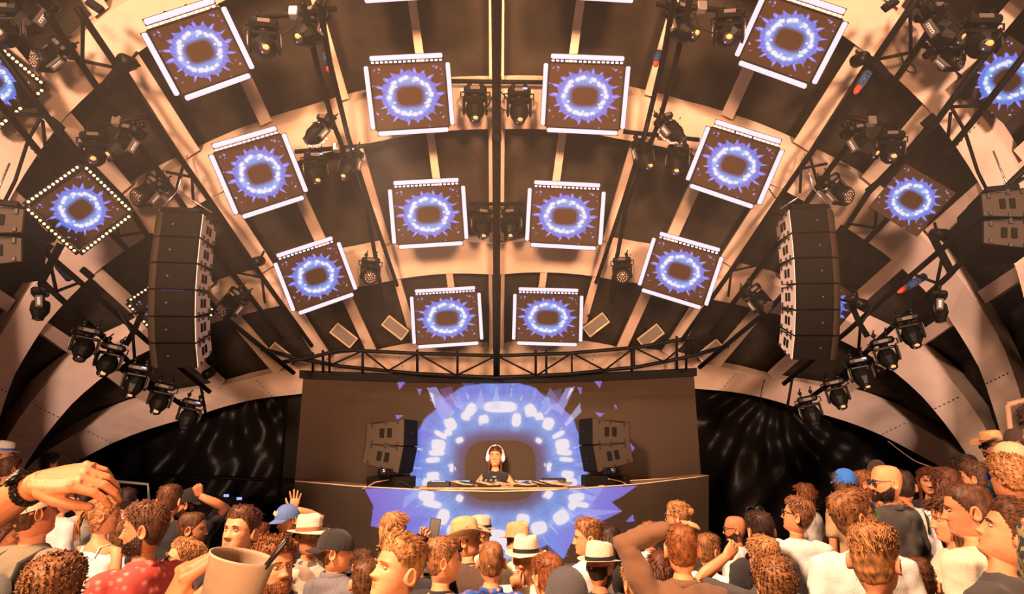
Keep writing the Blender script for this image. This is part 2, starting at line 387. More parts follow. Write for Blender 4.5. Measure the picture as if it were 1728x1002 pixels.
# loose triangles drawn on the big screen (ring units around 838,775)
def tri(pts, col=(120, 110, 215), al=.95): return ([((x-841)/107., -(y-793)/107.) for x, y in pts], col, al)
extra_main = [tri(p) for p in (
  [(670,645),(685,643),(674,658)], [(704,656),(712,656),(708,668)], [(667,700),(682,700),(670,708)], [(612,775),(625,745),(625,778)],
  [(1001,641),(1016,643),(1012,655)], [(974,653),(982,654),(980,667)], [(1004,696),(1020,697),(1012,704)], [(1061,743),(1071,756),(1062,768)],
  [(1035,681),(1041,685),(1040,692)])] + [
  tri([(720,654),(737,653),(762,700),(745,708)], (150,160,235), .8), tri([(724,662),(731,664),(735,690)], (225,225,245), .9),
  tri([(955,655),(970,652),(948,700),(935,690)], (150,160,235), .8), tri([(962,656),(969,655),(955,675)], (225,225,245), .9),
  tri([(742,656),(762,652),(772,678),(752,680)], (120,100,180), .6), tri([(925,660),(948,656),(945,680),(930,682)], (95,90,160), .6),
  tri([(828,690),(838,648),(846,690)], (190,205,248), .5), tri([(800,690),(812,655),(818,690)], (170,190,245), .5)]
def screen_grid(pxs, top, bot, Yf, nv, zf=None):
    nu = len(pxs); Pts = np.zeros((nv, nu, 3)); PX = np.zeros((nv, nu)); PY = np.zeros((nv, nu))
    for i, px in enumerate(pxs):
        t_, b_ = top(px), bot(px)
        for j in range(nv):
            py = t_+(b_-t_)*j/(nv-1); Pts[j, i] = P(px, py, Yf(px)); PX[j, i] = px; PY[j, i] = py
    return Pts, PX, PY
top_main = lambda x: np.interp(x, [497, 668, 838, 1005, 1180], [632, 638, 641, 637, 628])
SY = 10.6
NU, NV = 560, 190
pxs = np.linspace(500, 1177, NU)
Pm, PX, PY = screen_grid(pxs, top_main, lambda x: 850., lambda x: SY, NV)
# straight vertical sides: spread columns to a plane rectangle
xl, xr = P(505, 720, SY)[0], P(1177, 720, SY)[0]
for i in range(NU): Pm[:, i, 0] = xl+(xr-xl)*i/(NU-1)
def back_px(Pt):      # world point -> picture position, for laying the graphic on the wall
    d = Pt-CAM; z = d@FWD; return 864+F*(d@RIGHT)/z, 501-F*(d@UP)/z
PX, PY = back_px(Pm)
big = thing('led_wall', 'large dark video wall showing a blue crystal ring behind the performer', 'screen')
cm = paint_big(PX, PY, extra_main)
link('screen_surface', grid_mesh('screen_surface', Pm, cm, m_led), big)
b = MB(); z1 = Pm[0, :, 2].max(); z0 = 1.02; 
b.box(((xl+xr)/2, SY+.09, (z0+z1)/2-.03), (xr-xl+.02, .14, z1-z0-.1), bev=.01); b.build('housing', m_black, big)
top_b = lambda x: np.interp(x, [497, 600, 715, 838, 960, 1080, 1196], [812, 821, 827, 830, 826, 817, 803])
bot_b = lambda x: np.interp(x, [500, 600, 716, 838, 960, 1080, 1196], [944, 952, 960, 963, 957, 945, 930])
YB = lambda x: 9.95-.55*cos((x-846)/352*pi/2)
NU2, NV2 = 560, 110
Pb, PX, PY = screen_grid(np.linspace(498, 1196, NU2), top_b, bot_b, YB, NV2)
bc = paint_big(PX, PY, [tri([(1055,880),(1068,868),(1071,880)]), tri([(1090,893),(1097,883),(1096,893)]), tri([(980,858),(1050,862),(990,874)], (165,170,240), .6)])
desk = thing('dj_desk', 'curved performance desk with a blue crystal ring across its screen front', 'desk')
link('screen_surface', grid_mesh('screen_surface', Pb, bc, m_led), desk)
b = MB(); cols = list(range(0, NU2, 20))+[NU2-1]; V = []
ztop = Pb[0, :, 2].mean()
for i in cols:
    tp = Pb[0, i]; bt = Pb[-1, i]
    V += [tp+[0, .012, .012], [tp[0], tp[1]+.60, tp[2]+.012], [bt[0], bt[1]+.60, 1.045], [bt[0], bt[1]+.012, 1.045]]
n = len(cols); b.add(V, [[4*a+c, 4*a+(c+1) % 4, 4*(a+1)+(c+1) % 4, 4*(a+1)+c] for a in range(n-1) for c in range(4)]+[[0, 1, 2, 3], [4*(n-1)+c for c in range(4)]])
b.build('counter', mat('desk_top_brown', (.22, .13, .08), .6, var=.3), desk)
b = MB(); b.tube([Pb[0, i]+[0, 0, .006] for i in cols], .009, 6); b.build('edge_trim', mat('edge_strip', (.7, .5, .35), .5), desk)
b = MB(); b.tube([Pb[-1, i]+[0, -.01, -.012] for i in cols], .012, 6); b.build('base_rail', mat('rail_blue_reflection', (.2, .24, .42), .3, metal=.6, emit=(.25, .3, .6), estr=.0), desk)  # blue reflection along the desk foot put into the rail's colour
# ================================================================== lighting rig: screens, trusses, lamps, loudspeakers
def quad_frame(cor, Y):
    """picture corners of a square tile hung facing the audience -> centre, unit u (right), v (down), n (to viewer), half sizes"""
    c = np.mean(np.array(cor, float), 0); z = (P(c[0], c[1], Y)-CAM)@FWD; C0 = P(c[0], c[1], Y)
    n = nrm(CAM-C0)
    pts = []
    for x, y in cor:
        r = ray(x, y); t = np.dot(C0-CAM, n)/np.dot(r, n); pts.append(CAM+r*t)
    u = nrm((pts[1]-pts[0])+(pts[2]-pts[3])); v = (pts[3]-pts[0])+(pts[2]-pts[1]); v = nrm(v-u*np.dot(u, v))
    w = (np.linalg.norm(pts[1]-pts[0])+np.linalg.norm(pts[2]-pts[3]))/4
    h = (np.linalg.norm(pts[3]-pts[0])+np.linalg.norm(pts[2]-pts[1]))/4
    C0 = sum(pts)/4
    return C0, u, v, n, w, h
m_bar = mat('led_strip_glow', (.05, .04, .05), .5, emit=(0.86, 0.70, 0.80), estr=1.12)
m_bead = mat('led_bead_glow', (.8, .7, .8), .5, emit=(0.62, 0.60, 1.0), estr=2.2)
m_bulb = mat('warm_bulb_glow', (.9, .6, .4), .5, emit=(1.0, 0.66, 0.40), estr=1.35)
ng = 150
uu, vv = np.meshgrid(np.linspace(-1, 1, ng), np.linspace(1, -1, ng))
tile_pts = np.stack([uu, -vv, np.zeros_like(uu)], -1)
tile_mesh = grid_mesh('tile_screen', tile_pts, paint_tile(uu*1.78, vv*1.78), m_ledp)
def led_tile(cor, Y, label, bulbs=False, group='square lit video tiles on the shell roof', drop=True):
    C0, u, v, n, w, h = quad_frame(cor, Y)
    M = frameM(C0, u, v, np.cross(u, v))      # z away from viewer (u x v)
    t = thing('led_tile', label, 'screen', M=M, group=group)
    sc = link('tile_screen', tile_mesh, t); sc.scale = (w*.985, h*.985, 1)
    b = MB(); b.box((0, 0, .035), (w*2, h*2, .055), bev=.008); b.build('housing', m_black, t)
    b = MB(); th = .012
    for (x, y, sx, sy) in ((0, -h, 2*w, th), (0, h, 2*w, th), (-w, 0, th, 2*h), (w, 0, th, 2*h)): b.box((x, y, -.004), (sx, sy, .02))
    b.build('frame', m_black, t)
    q = .035
    if not bulbs:
        for (x, y, sx, sy) in ((0, -h-q-.028, 2*w*.96, .052), (0, h+q, 2*w*.96, .05), (-w-q, 0, .05, 2*h*.96), (w+q, 0, .05, 2*h*.96)):
            b = MB(); b.box((x, y, -.03), (sx, sy, .035), bev=.012, mi=0)
            b.box((x, y, -.008), (sx+.012, sy+.012, .02), mi=1)
            b.build('light_bar', [m_bar, m_black], t)
            if (x, y) == (0, -h-q-.028):
                bb = MB(); nb = int(sx/.05)
                for i in range(nb): bb.box((-sx/2+(i+.5)*sx/nb, y+.046, -.022), (.030, .018, .014), bev=.003)
                bb.build('bead_row', m_bead, t, kind='stuff')
    else:
        for (x0, y0, x1, y1) in ((-w, -h-q, w, -h-q), (-w, h+q, w, h+q), (-w-q, -h, -w-q, h), (w+q, -h, w+q, h)):
            b = MB(); b.box(((x0+x1)/2, (y0+y1)/2, .0), (abs(x1-x0)+.05, abs(y1-y0)+.05, .04), mi=1)
            nb = 13
            for i in range(nb):
                b.ell((x0+(x1-x0)*(i+.5)/nb, y0+(y1-y0)*(i+.5)/nb, -.03), (.016, .016, .016), 8, 5, mi=0)
            b.build('bulb_strip', [m_bulb, m_black], t, kind='stuff')
    # two straps back up to the shell
    zb = np.array([0, 0, 1.0]) ; 
    for sx in (-.16, .1):
        b = MB(); b.tube([(sx, -h*.3, .06), (sx*.8, -h*.9-.15, .42)], .013, 6); b.build('hanger', m_black, t)
    return t
TL = [
 ([(250,52),(370,10),(420,122),(305,160)], 5.3, 'lit video tile with white strips beside the outermost arch, west side, highest of its column'),
 ([(621,110),(747,103),(761,213),(637,220)], 6.4, 'bright framed video tile on the wide second arch, just west of the central pole'),
 ([(358,261),(465,225),(519,327),(408,358)], 6.6, 'middle lit video tile of the outer western column above the tall speaker array'),
 ([(660,318),(773,312),(786,405),(673,412)], 7.6, 'middle lit video tile of the inner column just west of the central pole'),
 ([(460,443),(560,412),(602,488),(509,522)], 7.9, 'lowest lit video tile of the outer western column, beaded bars top and bottom'),
 ([(694,499),(801,493),(812,574),(708,581)], 9.2, 'lowest lit video tile above the big screen, just west of the central pole'),
 ([(1290,-12),(1420,34),(1368,140),(1254,102)], 5.3, 'lit video tile beside the outermost arch, east side, highest of its column'),
 ([(931,104),(1060,111),(1040,218),(917,214)], 6.4, 'bright framed video tile on the wide second arch, just east of the central pole'),
 ([(1206,213),(1316,252),(1274,342),(1160,308)], 6.6, 'middle lit video tile of the outer eastern column above the tall speaker array'),
 ([(905,316),(1021,323),(1001,413),(888,408)], 7.6, 'middle lit video tile of the inner column just east of the central pole'),
 ([(1117,403),(1220,434),(1180,512),(1075,482)], 7.9, 'lowest lit video tile of the outer eastern column'),
 ([(878,495),(984,498),(969,577),(866,574)], 9.2, 'lowest lit video tile above the big screen, just east of the central pole'),
 ([(601,-118),(735,-126),(750,-14),(606,-6)], 5.2, 'video tile cut off by the top edge, only its lower bar glowing, west of centre'),
 ([(940,-126),(1080,-118),(1078,-6),(930,-14)], 5.2, 'video tile cut off by the top edge, only its lower bar glowing, east of centre'),
]
for cor, Y, lb in TL: led_tile(cor, Y, lb)
TB = [
 ([(57,345),(140,282),(214,362),(127,424)], 6.2, 'diamond-hung video tile edged with round bulbs, over the western arches', True),
 ([(-84,128),(-2,60),(48,155),(-35,222)], 5.4, 'bulb-edged video tile cut off by the western picture edge', True),
 ([(218,514),(290,466),(364,520),(285,575)], 8.2, 'bulb-edged video tile mostly hidden behind the western tall speaker array', True),
 ([(1530,272),(1612,328),(1550,397),(1463,352)], 6.2, 'unframed diamond-hung video tile over the eastern arches', False),
 ([(1688,52),(1775,118),(1716,222),(1625,148)], 5.4, 'unframed video tile cut off by the eastern picture edge', False),
 ([(1388,462),(1462,512),(1392,566),(1314,515)], 8.2, 'dark video tile mostly hidden behind the eastern tall speaker array', False),
]
def plain_tile(cor, Y, label):
    C0, u, v, n, w, h = quad_frame(cor, Y); t = thing('led_tile', label, 'screen', M=frameM(C0, u, v, np.cross(u, v)), group='diamond-hung video tiles at the sides')
    sc = link('tile_screen', tile_mesh, t); sc.scale = (w*.985, h*.985, 1)
    b = MB(); b.box((0, 0, .035), (w*2, h*2, .055), bev=.008); b.build('housing', m_black, t)
    for sx in (-.16, .1):
        b = MB(); b.tube([(sx, -h*.3, .06), (sx*.8, -h*.9-.15, .42)], .013, 6); b.build('hanger', m_black, t)
for cor, Y, lb, bl in TB:
    if bl: led_tile(cor, Y, lb, bulbs=True, group='diamond-hung video tiles at the sides')
    else: plain_tile(cor, Y, lb)
# ------------------------------------------------------------------ trusses
def depth_line(pts):    # pts (px,py,Y)
    return [P(x, y, Y) for x, y, Y in pts]
def mir(pts, sgn):
    return [(*side(p[0], p[1], sgn), p[2]) for p in pts]
def truss(label, chords, braces, rc=.028, rb=.017, thick=(), group=None):
    allp = [p for c in chords for p in c]
    base = P(*allp[0]); t = thing('truss', label, 'truss', loc=base, group=group); bb = base
    for c in chords:
        b = MB(); b.tube([p-bb for p in depth_line(c)], rc, 8); b.build('chord', m_black, t)
    for c in braces:
        b = MB(); b.tube([p-bb for p in depth_line(c)], rb, 6); b.build('brace', m_black, t)
    for c in thick:
        b = MB(); b.tube([p-bb for p in depth_line(c)], .06, 4, flat=.6, smooth=False); b.build('cross_arm', m_black, t)
    return t
for sg, nm in ((1, 'eastern'), (-1, 'western')):
    truss('slim black truss running down the roof between the centre and %s video columns' % nm,
      [mir([(1165,-5,4.8),(1139,110,5.8),(1114,200,6.5),(1058,345,7.6),(1040,440,8.5),(1030,500,9.4)], sg), mir([(1138,-5,4.7),(1120,95,5.7),(1089,223,6.7),(1054,334,7.6),(1006,477,9.0)], sg)],
      [mir([(1130,150,6.1),(1112,200,6.5)], sg), mir([(1095,200,6.5),(1078,270,6.9)], sg), mir([(1056,335,7.5),(1046,405,8.2)], sg), mir([(1040,380,8.),(1018,440,8.6)], sg)], rc=.030, group='roof trusses')
    truss('black truss with diagonals descending past the %s lit tiles to the tall speaker array' % nm,
      [mir([(1545,0,4.9),(1479,97,5.6),(1420,184,6.2),(1369,257,6.6),(1325,320,7.35),(1235,455,8.2),(1150,575,9.6)], sg),
       mir([(1596,10,4.8),(1542,90,5.5),(1475,187,6.1),(1399,287,6.7),(1340,372,7.5),(1262,478,8.3),(1200,560,9.4)], sg)],
      [mir(x, sg) for x in ([(1482,100,5.6),(1535,89,5.5)], [(1536,14,5.0),(1537,92,5.5)], [(1350,285,6.8),(1396,276,6.7)], [(1352,283,6.8),(1350,325,7.2)], [(1366,262,6.7),(1382,318,7.1)],
        [(1235,457,8.2),(1276,448,8.1)], [(1234,460,8.2),(1229,500,8.5)], [(1300,360,7.4),(1345,365,7.3)])], rc=.033,
      thick=[mir([(1447,92,5.5),(1475,106,5.6),(1496,132,5.7)], sg)], group='roof trusses')
    truss('long black truss crossing the outer %s arches beside the unlit roof corner' % nm,
      [mir([(1690,55,4.9),(1579,207,5.8),(1465,325,6.5),(1430,380,7.2),(1300,520,8.1),(1180,620,9.4)], sg),
       mir([(1735,85,4.9),(1665,175,5.5),(1625,225,5.8),(1540,325,6.9),(1480,388,7.3),(1430,440,7.6)], sg)],
      [mir(x, sg) for x in ([(1606,180,5.6),(1660,178,5.5)], [(1606,182,5.6),(1628,221,5.8),(1650,290,5.9),(1673,336,6.0)], [(1604,190,5.7),(1600,232,5.9)], [(1479,356,7.0),(1476,388,7.2)], [(1436,378,7.1),(1480,385,7.2)])],
      rc=.033, thick=[mir([(1628,166,5.5),(1642,126,5.3)], sg)], group='roof trusses')
    truss('slanted black truss carrying a row of moving lamps along the %s side' % nm,
      [mir([(1740,275,5.2),(1590,420,6.2),(1500,497,6.9),(1429,560,7.5),(1322,648,8.4)], sg),
       mir([(1740,332,5.2),(1660,400,5.6),(1599,467,6.1),(1500,557,6.8),(1420,634,7.4),(1330,696,8.2)], sg)],
      [mir(x, sg) for x in ([(1592,425,6.2),(1580,482,6.3)], [(1540,462,6.5),(1582,478,6.3)], [(1475,512,6.9),(1452,548,7.1),(1448,600,7.2)], [(1400,500,7.4),(1470,520,7.1)], [(1337,638,8.2),(1328,690,8.2)], [(1705,330,5.4),(1700,372,5.4)], [(1672,336,5.6),(1728,300,5.3)])],
      rc=.030, thick=[mir([(1573,398,6.2),(1590,430,6.2),(1603,455,6.15)], sg), mir([(1436,512,7.1),(1450,545,7.1),(1464,568,7.1)], sg)], group='roof trusses')
# central pole
truss('straight black double pole hanging down the middle of the roof', [[(835,-10,4.7),(835,130,6.55),(835.5,300,7.4),(836,470,8.9),(836,640,10.15)], [(841,-10,4.75),(841,130,6.65),(840.5,300,7.5),(840,470,8.95),(840,640,10.2)]],
      [[(836,255,7.1),(842,268,7.1)], [(833,400,8.2),(846,408,8.2)]], rc=.034, thick=[[(838,225,6.9),(838,238,6.95)], [(838,465,8.8),(838,480,8.85)], [(838,575,9.9),(838,592,10.)]])
# curved truss over the screen
tt = [(470,612),(520,604),(576,590),(700,596),(836,600),(960,596),(1076,586),(1152,572),(1215,566)]
bt = [(440,588),(500,604),(576,618),(700,630),(836,637),(960,631),(1076,619),(1152,604),(1230,583)]
Yt = lambda x: 10.0-.7*((x-838)/400)**2
crv = [( [(x,y,Yt(x)) for x,y in tt] ), ([(x,y,Yt(x)+.1) for x,y in bt])]
br = []
fx = lambda tab, x: float(np.interp(x, [q[0] for q in tab], [q[1] for q in tab]))
xs = [520,560,612,655,705,770,838,905,965,1020,1070,1120,1170]
for i, x in enumerate(xs):
    if i % 2 == 0: br.append([(x,fx(tt,x),Yt(x)),(x,fx(bt,x),Yt(x)+.1)])
    if i < len(xs)-1:
        a, c = (tt, bt) if i % 2 == 0 else (bt, tt)
        br.append([(x,fx(a,x),Yt(x)+.05),(xs[i+1],fx(c,xs[i+1]),Yt(xs[i+1])+.05)])
tc = truss('curved black truss bowing across the top of the big screen', crv, br, rc=.03, rb=.016)
b = MB()
xs = np.linspace(505, 1176, 24); V = []
for x in xs:
    y1 = top_main(x)+6; y0 = y1-14
    V += [P(x, y0, 10.40), P(x, y1, 10.40), P(x, y1, 10.52), P(x, y0, 10.52)]
b.add(V, [[4*a+c, 4*a+(c+1) % 4, 4*(a+1)+(c+1) % 4, 4*(a+1)+c] for a in range(23) for c in range(4)]+[[0, 1, 2, 3], [92, 93, 94, 95]])
o = b.build('screen_header', mat('header_black', (.01, .009, .009), .8), None); o['label'] = 'black header beam along the top of the big screen'; o['category'] = 'beam'
# vertical drop rods between truss and screen
for i, x in enumerate((528,545,556,612,704,772,904,922,1066,1142,1158)):
    b = MB(); p0 = P(x, fx(tt, x)-6, Yt(x)+.12); p1 = P(x, top_main(x)-7, 10.36); b.tube([p0*0, p1-p0], .02, 6)
    o = b.build('drop_rod', m_black); o.location = p0; o['label'] = 'short black drop rod over the big screen, %s' % ('westernmost', 'second from the west', 'third from the west', 'fourth from the west', 'above the western shards', 'first west of the centre pole', 'first east of the centre pole', 'second east of the centre pole', 'third from the east', 'second from the east', 'easternmost')[i]; o['category'] = 'rod'; o['group'] = 'drop rods over the big screen'
# ------------------------------------------------------------------ moving lamps
m_mv = mat('moving_lamp_black', (0.0045, 0.004, 0.0038), .4, bump=.1, bscale=40, spec=.14)
m_mvg = mat('moving_lamp_grey', (0.10, 0.085, 0.08), .45)
m_badge = mat('badge_pale', (.62, .60, .66), .4)
m_badge_ink = mat('badge_ink', (.03, .03, .04), .5)
m_lens = mat('lens_glass', (.03, .02, .03), .08, spec=1.0)
m_spark = mat('glint_amber', (.6, .25, .08), .2, emit=(1.0, .42, .14), estr=.75)  # glints on the lenses, painted as small self-lit spots
m_blue = mat('glint_blue', (.1, .15, .5), .2, emit=(.35, .5, 1.0), estr=.9)
m_gl = mat('display_blue', (.1, .15, .4), .3, emit=(.45, .55, 1.0), estr=1.0)
def mesh_of(b, name, ms):
    o = b.build(name, ms); me = o.data; bpy.data.objects.remove(o); return me
# profile head: local z up, hanging below origin (clamp at origin); lens looks down and towards -y
b = MB(); b.box((0, 0, -.12), (.34, .24, .11), bev=.03); b.box((0, -.125, -.12), (.14, .012, .05), mi=1); b.tube([(-.17,.0,-.12),(-.215,0,-.12),(-.215,0,-.2),(-.17,0,-.2)], .012, 6); b.tube([(.17,.0,-.12),(.215,0,-.12),(.215,0,-.2),(.17,0,-.2)], .012, 6)
me_base = mesh_of(b, 'base', [m_mv, m_mvg])
b = MB(); b.tube([(0, 0, -.175), (0, 0, -.215)], .07, 12)
b.box((0, 0, -.235), (.30, .12, .05), bev=.015)
for s_ in (-1, 1):
    b.box((s_*.165, 0, -.34), (.035, .13, .26), bev=.014)
me_yoke = mesh_of(b, 'yoke', [m_mv])
b = MB(); b.box((.186, -.005, -.33), (.010, .10, .19), bev=.004)
me_cover = mesh_of(b, 'yoke_cover', [m_mvg])
for s_ in (1, -1):
    b = MB(); b.box((s_*.193, -.005, -.33), (.006, .036, .13), bev=.0025)
    for i in range(4): b.box((s_*.1965, -.005, -.285-.03*i), (.003, .02, .012), mi=1)
    if s_ == 1: me_badge = mesh_of(b, 'badge', [m_badge, m_badge_ink])
    else: me_badge2 = mesh_of(b, 'badge', [m_badge, m_badge_ink])
def head_mesh(kind):
    b = MB(); 
    if kind == 'spot':
        b.lathe([(0.07, .13), (.125, .11), (.142, .05), (.145, -.06), (.09, -.165), (.082, -.18)], 10, smooth=False)
        b.lathe([(.083, -.175), (.086, -.205), (.075, -.21)], 14)
        for i in range(4): b.box((0, -.127, .08-.03*i), (.12, .012, .012))
    else:
        b.lathe([(0.05, .13), (.12, .12), (.15, .06), (.155, -.03), (.15, -.12), (.13, -.135)], 14)
    return b
b = head_mesh('spot'); me_head = mesh_of(b, 'lamp_head', [m_mv])
b = head_mesh('wash'); me_headw = mesh_of(b, 'lamp_head', [m_mv])
b = MB(); b.ell((0, 0, -.20), (.068, .068, .028), 14, 7); me_lens = mesh_of(b, 'lens', [m_lens])
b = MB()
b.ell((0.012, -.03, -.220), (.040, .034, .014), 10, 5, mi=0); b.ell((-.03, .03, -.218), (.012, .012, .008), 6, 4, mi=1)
me_glint = mesh_of(b, 'lens_glint', [m_spark, m_blue])
b = MB(); b.lathe([(.13, -.13), (.128, -.15), (.0, -.15)], 14, mi=0)
for i in range(3):
    for j in range([1, 6, 12][i]):
        a = 2*pi*j/[1, 6, 12][i]; b.ell((.043*i*cos(a), .043*i*sin(a), -.152), (.017, .017, .008), 6, 4, mi=1)
me_lensw = mesh_of(b, 'lens', [m_lens, mat('wash_cell', (.35, .28, .22), .25)])
b = MB(); b.box((0, 0, -.035), (.035, .05, .06), bev=.006); b.tube([(0, -.03, 0), (0, .03, 0)], .035, 8); b.tube([(0, 0.0, .03), (.03, -.01, .085)], .012, 5)
me_clamp = mesh_of(b, 'clamp', [m_mv])
b = MB(); b.box((.08, -.128, -.105), (.07, .006, .028)); me_disp = mesh_of(b, 'display', [m_gl])
def mover(px, py, Y, label, roll=0, pan=0, tilt=25, size=1.0, kind='spot', with_glint=True, disp=False, tip=0):
    """px,py = centre of the lamp in the photograph; roll leans the whole lamp in the picture plane"""
    C0 = P(px, py, Y); R = np.array(Matrix.Rotation(radians(roll), 3, 'Y'))@rot('Z', radians(pan))@rot('X', radians(tip))
    off = R@np.array([0, 0, .26])*size
    base = C0+off
    M = Matrix.Translation(base.tolist())@Matrix(R.tolist()).to_4x4()@Matrix.Diagonal((size, size, size, 1))
    t = thing('moving_lamp', label, 'lamp', M=M, group='moving lamps on the rig')
    k1 = link('clamp', me_clamp, t); k1.location.x = .09; k2 = link('clamp', me_clamp, t); k2.location.x = -.09; link('base', me_base, t)
    y = link('yoke', me_yoke, t); c1 = link('yoke_cover', me_cover, y); c2 = link('yoke_cover', me_cover, y); c2.location.x = -.372; b1 = link('badge', me_badge, y); b2 = link('badge', me_badge2, y)
    h = link('lamp_head', me_headw if kind == 'wash' else me_head, t); h.location = (0, 0, -.40); h.rotation_euler = (radians(-tilt), 0, 0)
    link('lens', me_lensw if kind == 'wash' else me_lens, h)
    if kind == 'spot' and with_glint: link('lens_glint', me_glint, h)
    if disp: link('display', me_disp, t)
    return t
MV = [ # px,py,Y,label,roll,pan,tilt,size,kw
 (802,170,6.75,'moving lamp clamped to the crossbar just west of the central pole, upper pair',0,0,20,1.0,{}),
 (876,173,6.75,'moving lamp clamped to the crossbar just east of the central pole, upper pair',0,0,20,1.0,dict(disp=True)),
 (813,372,8.1,'moving lamp tucked beside the pole, lower pair, west of it',0,15,25,.95,{}),
 (863,372,8.1,'moving lamp tucked beside the pole, lower pair, east of it',0,-15,25,.95,{}),
 (1148,36,5.2,'moving lamp at the top of the inner eastern truss, white badge facing the pole',-12,30,40,.95,{}),
 (1230,46,5.2,'moving lamp on the end of a short bar beside the highest eastern lit tile',8,-18,45,.95,{}),
 (528,42,5.2,'moving lamp at the top of the inner western truss',10,-30,40,.95,{}),
 (446,62,5.2,'moving lamp on the end of a short bar beside the highest western lit tile',-8,18,45,.95,{}),
 (1128,212,6.5,'moving lamp turned sideways with a hanging chain on the inner eastern truss',-35,30,10,.85,dict(with_glint=False)),
 (542,216,6.5,'moving lamp turned sideways with a hanging chain on the inner western truss',35,-30,10,.85,dict(with_glint=False)),
 (1084,256,6.9,'moving lamp of the eastern mid-roof pair, the one nearer the pole',-6,22,30,.9,{}),
 (1144,265,6.9,'moving lamp of the eastern mid-roof pair, the one nearer the outer tiles',8,-20,30,.9,{}),
 (592,273,6.9,'moving lamp of the western mid-roof pair, the one nearer the pole',6,-22,30,.9,dict(disp=True)),
 (532,280,6.9,'moving lamp of the western mid-roof pair, the one nearer the outer tiles',-8,20,30,.9,dict(disp=True)),
 (1050,452,8.4,'round-faced wash lamp with many small cells on the eastern inner truss',0,-15,60,.9,dict(kind='wash')),
 (625,453,8.4,'round-faced wash lamp with many small cells on the western inner truss',0,15,60,.9,dict(kind='wash')),
 (1580,38,5.1,'large moving lamp in the dark eastern roof corner, badge up',-22,20,30,1.05,{}),
 (1655,58,5.0,'large moving lamp with an amber glint in its lens in the eastern roof corner',12,-15,50,1.05,{}),
 (1590,92,5.3,'moving lamp showing a pale badge below the eastern corner pair',-42,10,50,.85,dict(kind='wash')),
 (62,20,5.1,'large moving lamp in the dark western roof corner, badge up',22,-20,30,1.0,{}),
 (8,40,5.0,'large moving lamp with an amber glint in its lens at the western picture edge',-12,15,50,1.0,{}),
 (92,92,5.3,'moving lamp showing a pale badge below the western corner pair',42,-10,50,.85,dict(kind='wash')),
 (1447,235,6.1,'dim moving lamp behind haze, eastern outer bay, tilted inwards',-22,20,30,.95,{}),
 (1503,245,6.1,'moving lamp facing out with an amber glint in its lens, eastern outer bay',10,-20,45,.9,{}),
 (216,236,6.1,'dim moving lamp behind haze, western outer bay, tilted inwards',22,-20,30,.95,{}),
 (160,248,6.1,'moving lamp facing out with an amber glint in its lens, western outer bay',-10,20,45,.9,{}),
 (1408,318,6.9,'moving lamp on the truss just above the eastern tall speaker array',-35,10,50,.95,dict(kind='wash')),
 (255,320,6.9,'moving lamp on the truss just above the western tall speaker array',35,-10,50,.95,dict(kind='wash')),
 (1275,502,8.0,'moving lamp beside the foot of the eastern outer tiles, pale badge showing',-35,10,45,.95,dict(kind='wash')),
 (396,508,8.0,'moving lamp beside the foot of the western outer tiles, pale badge showing',35,-10,45,.95,dict(kind='wash')),
 (1584,511,6.2,'highest lamp of the slanted eastern row, hanging alone',10,60,10,.82,dict(with_glint=False)),
 (1534,552,6.5,'second lamp down the slanted eastern row',-10,-30,35,.95,{}),
 (1493,590,6.8,'third lamp down the slanted eastern row, amber ring in its lens',-12,-25,40,.95,{}),
 (1451,622,7.1,'fourth lamp down the slanted eastern row',-10,-20,30,.95,dict(disp=True)),
 (1411,658,7.4,'fifth lamp down the slanted eastern row',-12,-25,40,.95,{}),
 (1366,686,7.7,'lowest lamp of the slanted eastern row, in front of the black sheeting',-12,-25,35,.95,dict(with_glint=False)),
 (68,506,6.2,'highest lamp of the slanted western row, hanging alone',-10,-60,10,.82,dict(with_glint=False)),
 (146,573,6.5,'second lamp down the slanted western row',10,30,35,.95,dict(with_glint=False)),
 (186,600,6.8,'third lamp down the slanted western row, amber glint in its lens',12,25,40,.95,{}),
 (231,635,7.1,'fourth lamp down the slanted western row',10,20,30,.95,dict(disp=True)),
 (273,665,7.4,'fifth lamp down the slanted western row, white ring in its lens',12,25,40,.95,{}),
 (321,692,7.7,'lowest lamp of the slanted western row, in front of the black sheeting',12,25,35,.95,dict(with_glint=False, disp=True)),
]
for px, py, Y, lb, ro, pa, ti, sz, kw in MV: mover(px, py, Y, lb, ro, pa, ti, sz*(.72 if 'slanted' in lb else .82), **kw)
# crossbars that carry the pairs
for i, (x0, y0, x1, y1, Y, lb) in enumerate([(762,137,918,139,6.75,'crossbar carrying the upper pair of lamps across the central pole'), (792,344,884,344,8.1,'crossbar carrying the lower pair of lamps across the central pole'),
     (1108,7,1258,20,5.2,'short crossbar beside the highest eastern lit tile'), (425,32,568,14,5.2,'short crossbar beside the highest western lit tile'),
     (1052,222,1180,236,6.9,'crossbar under the eastern inner truss'), (498,256,640,244,6.9,'crossbar under the western inner truss'),
     (1418,195,1520,216,6.1,'hazy crossbar in the eastern outer bay'), (148,215,250,196,6.1,'hazy crossbar in the western outer bay')]):
    p0, p1 = P(x0, y0, Y), P(x1, y1, Y); b = MB(); b.tube([p0*0, p1-p0], .028, 8); m_ = (p1-p0)/2
    o = b.build('crossbar', m_black); o.location = p0; o['label'] = 'black '+lb; o['category'] = 'bar'
    b = MB(); b.box(m_+[0, -.01, 0], (.09, .09, .10), bev=.01); b.build('coupler', mat('coupler_steel', (.4, .36, .34), .35, metal=.8), o)
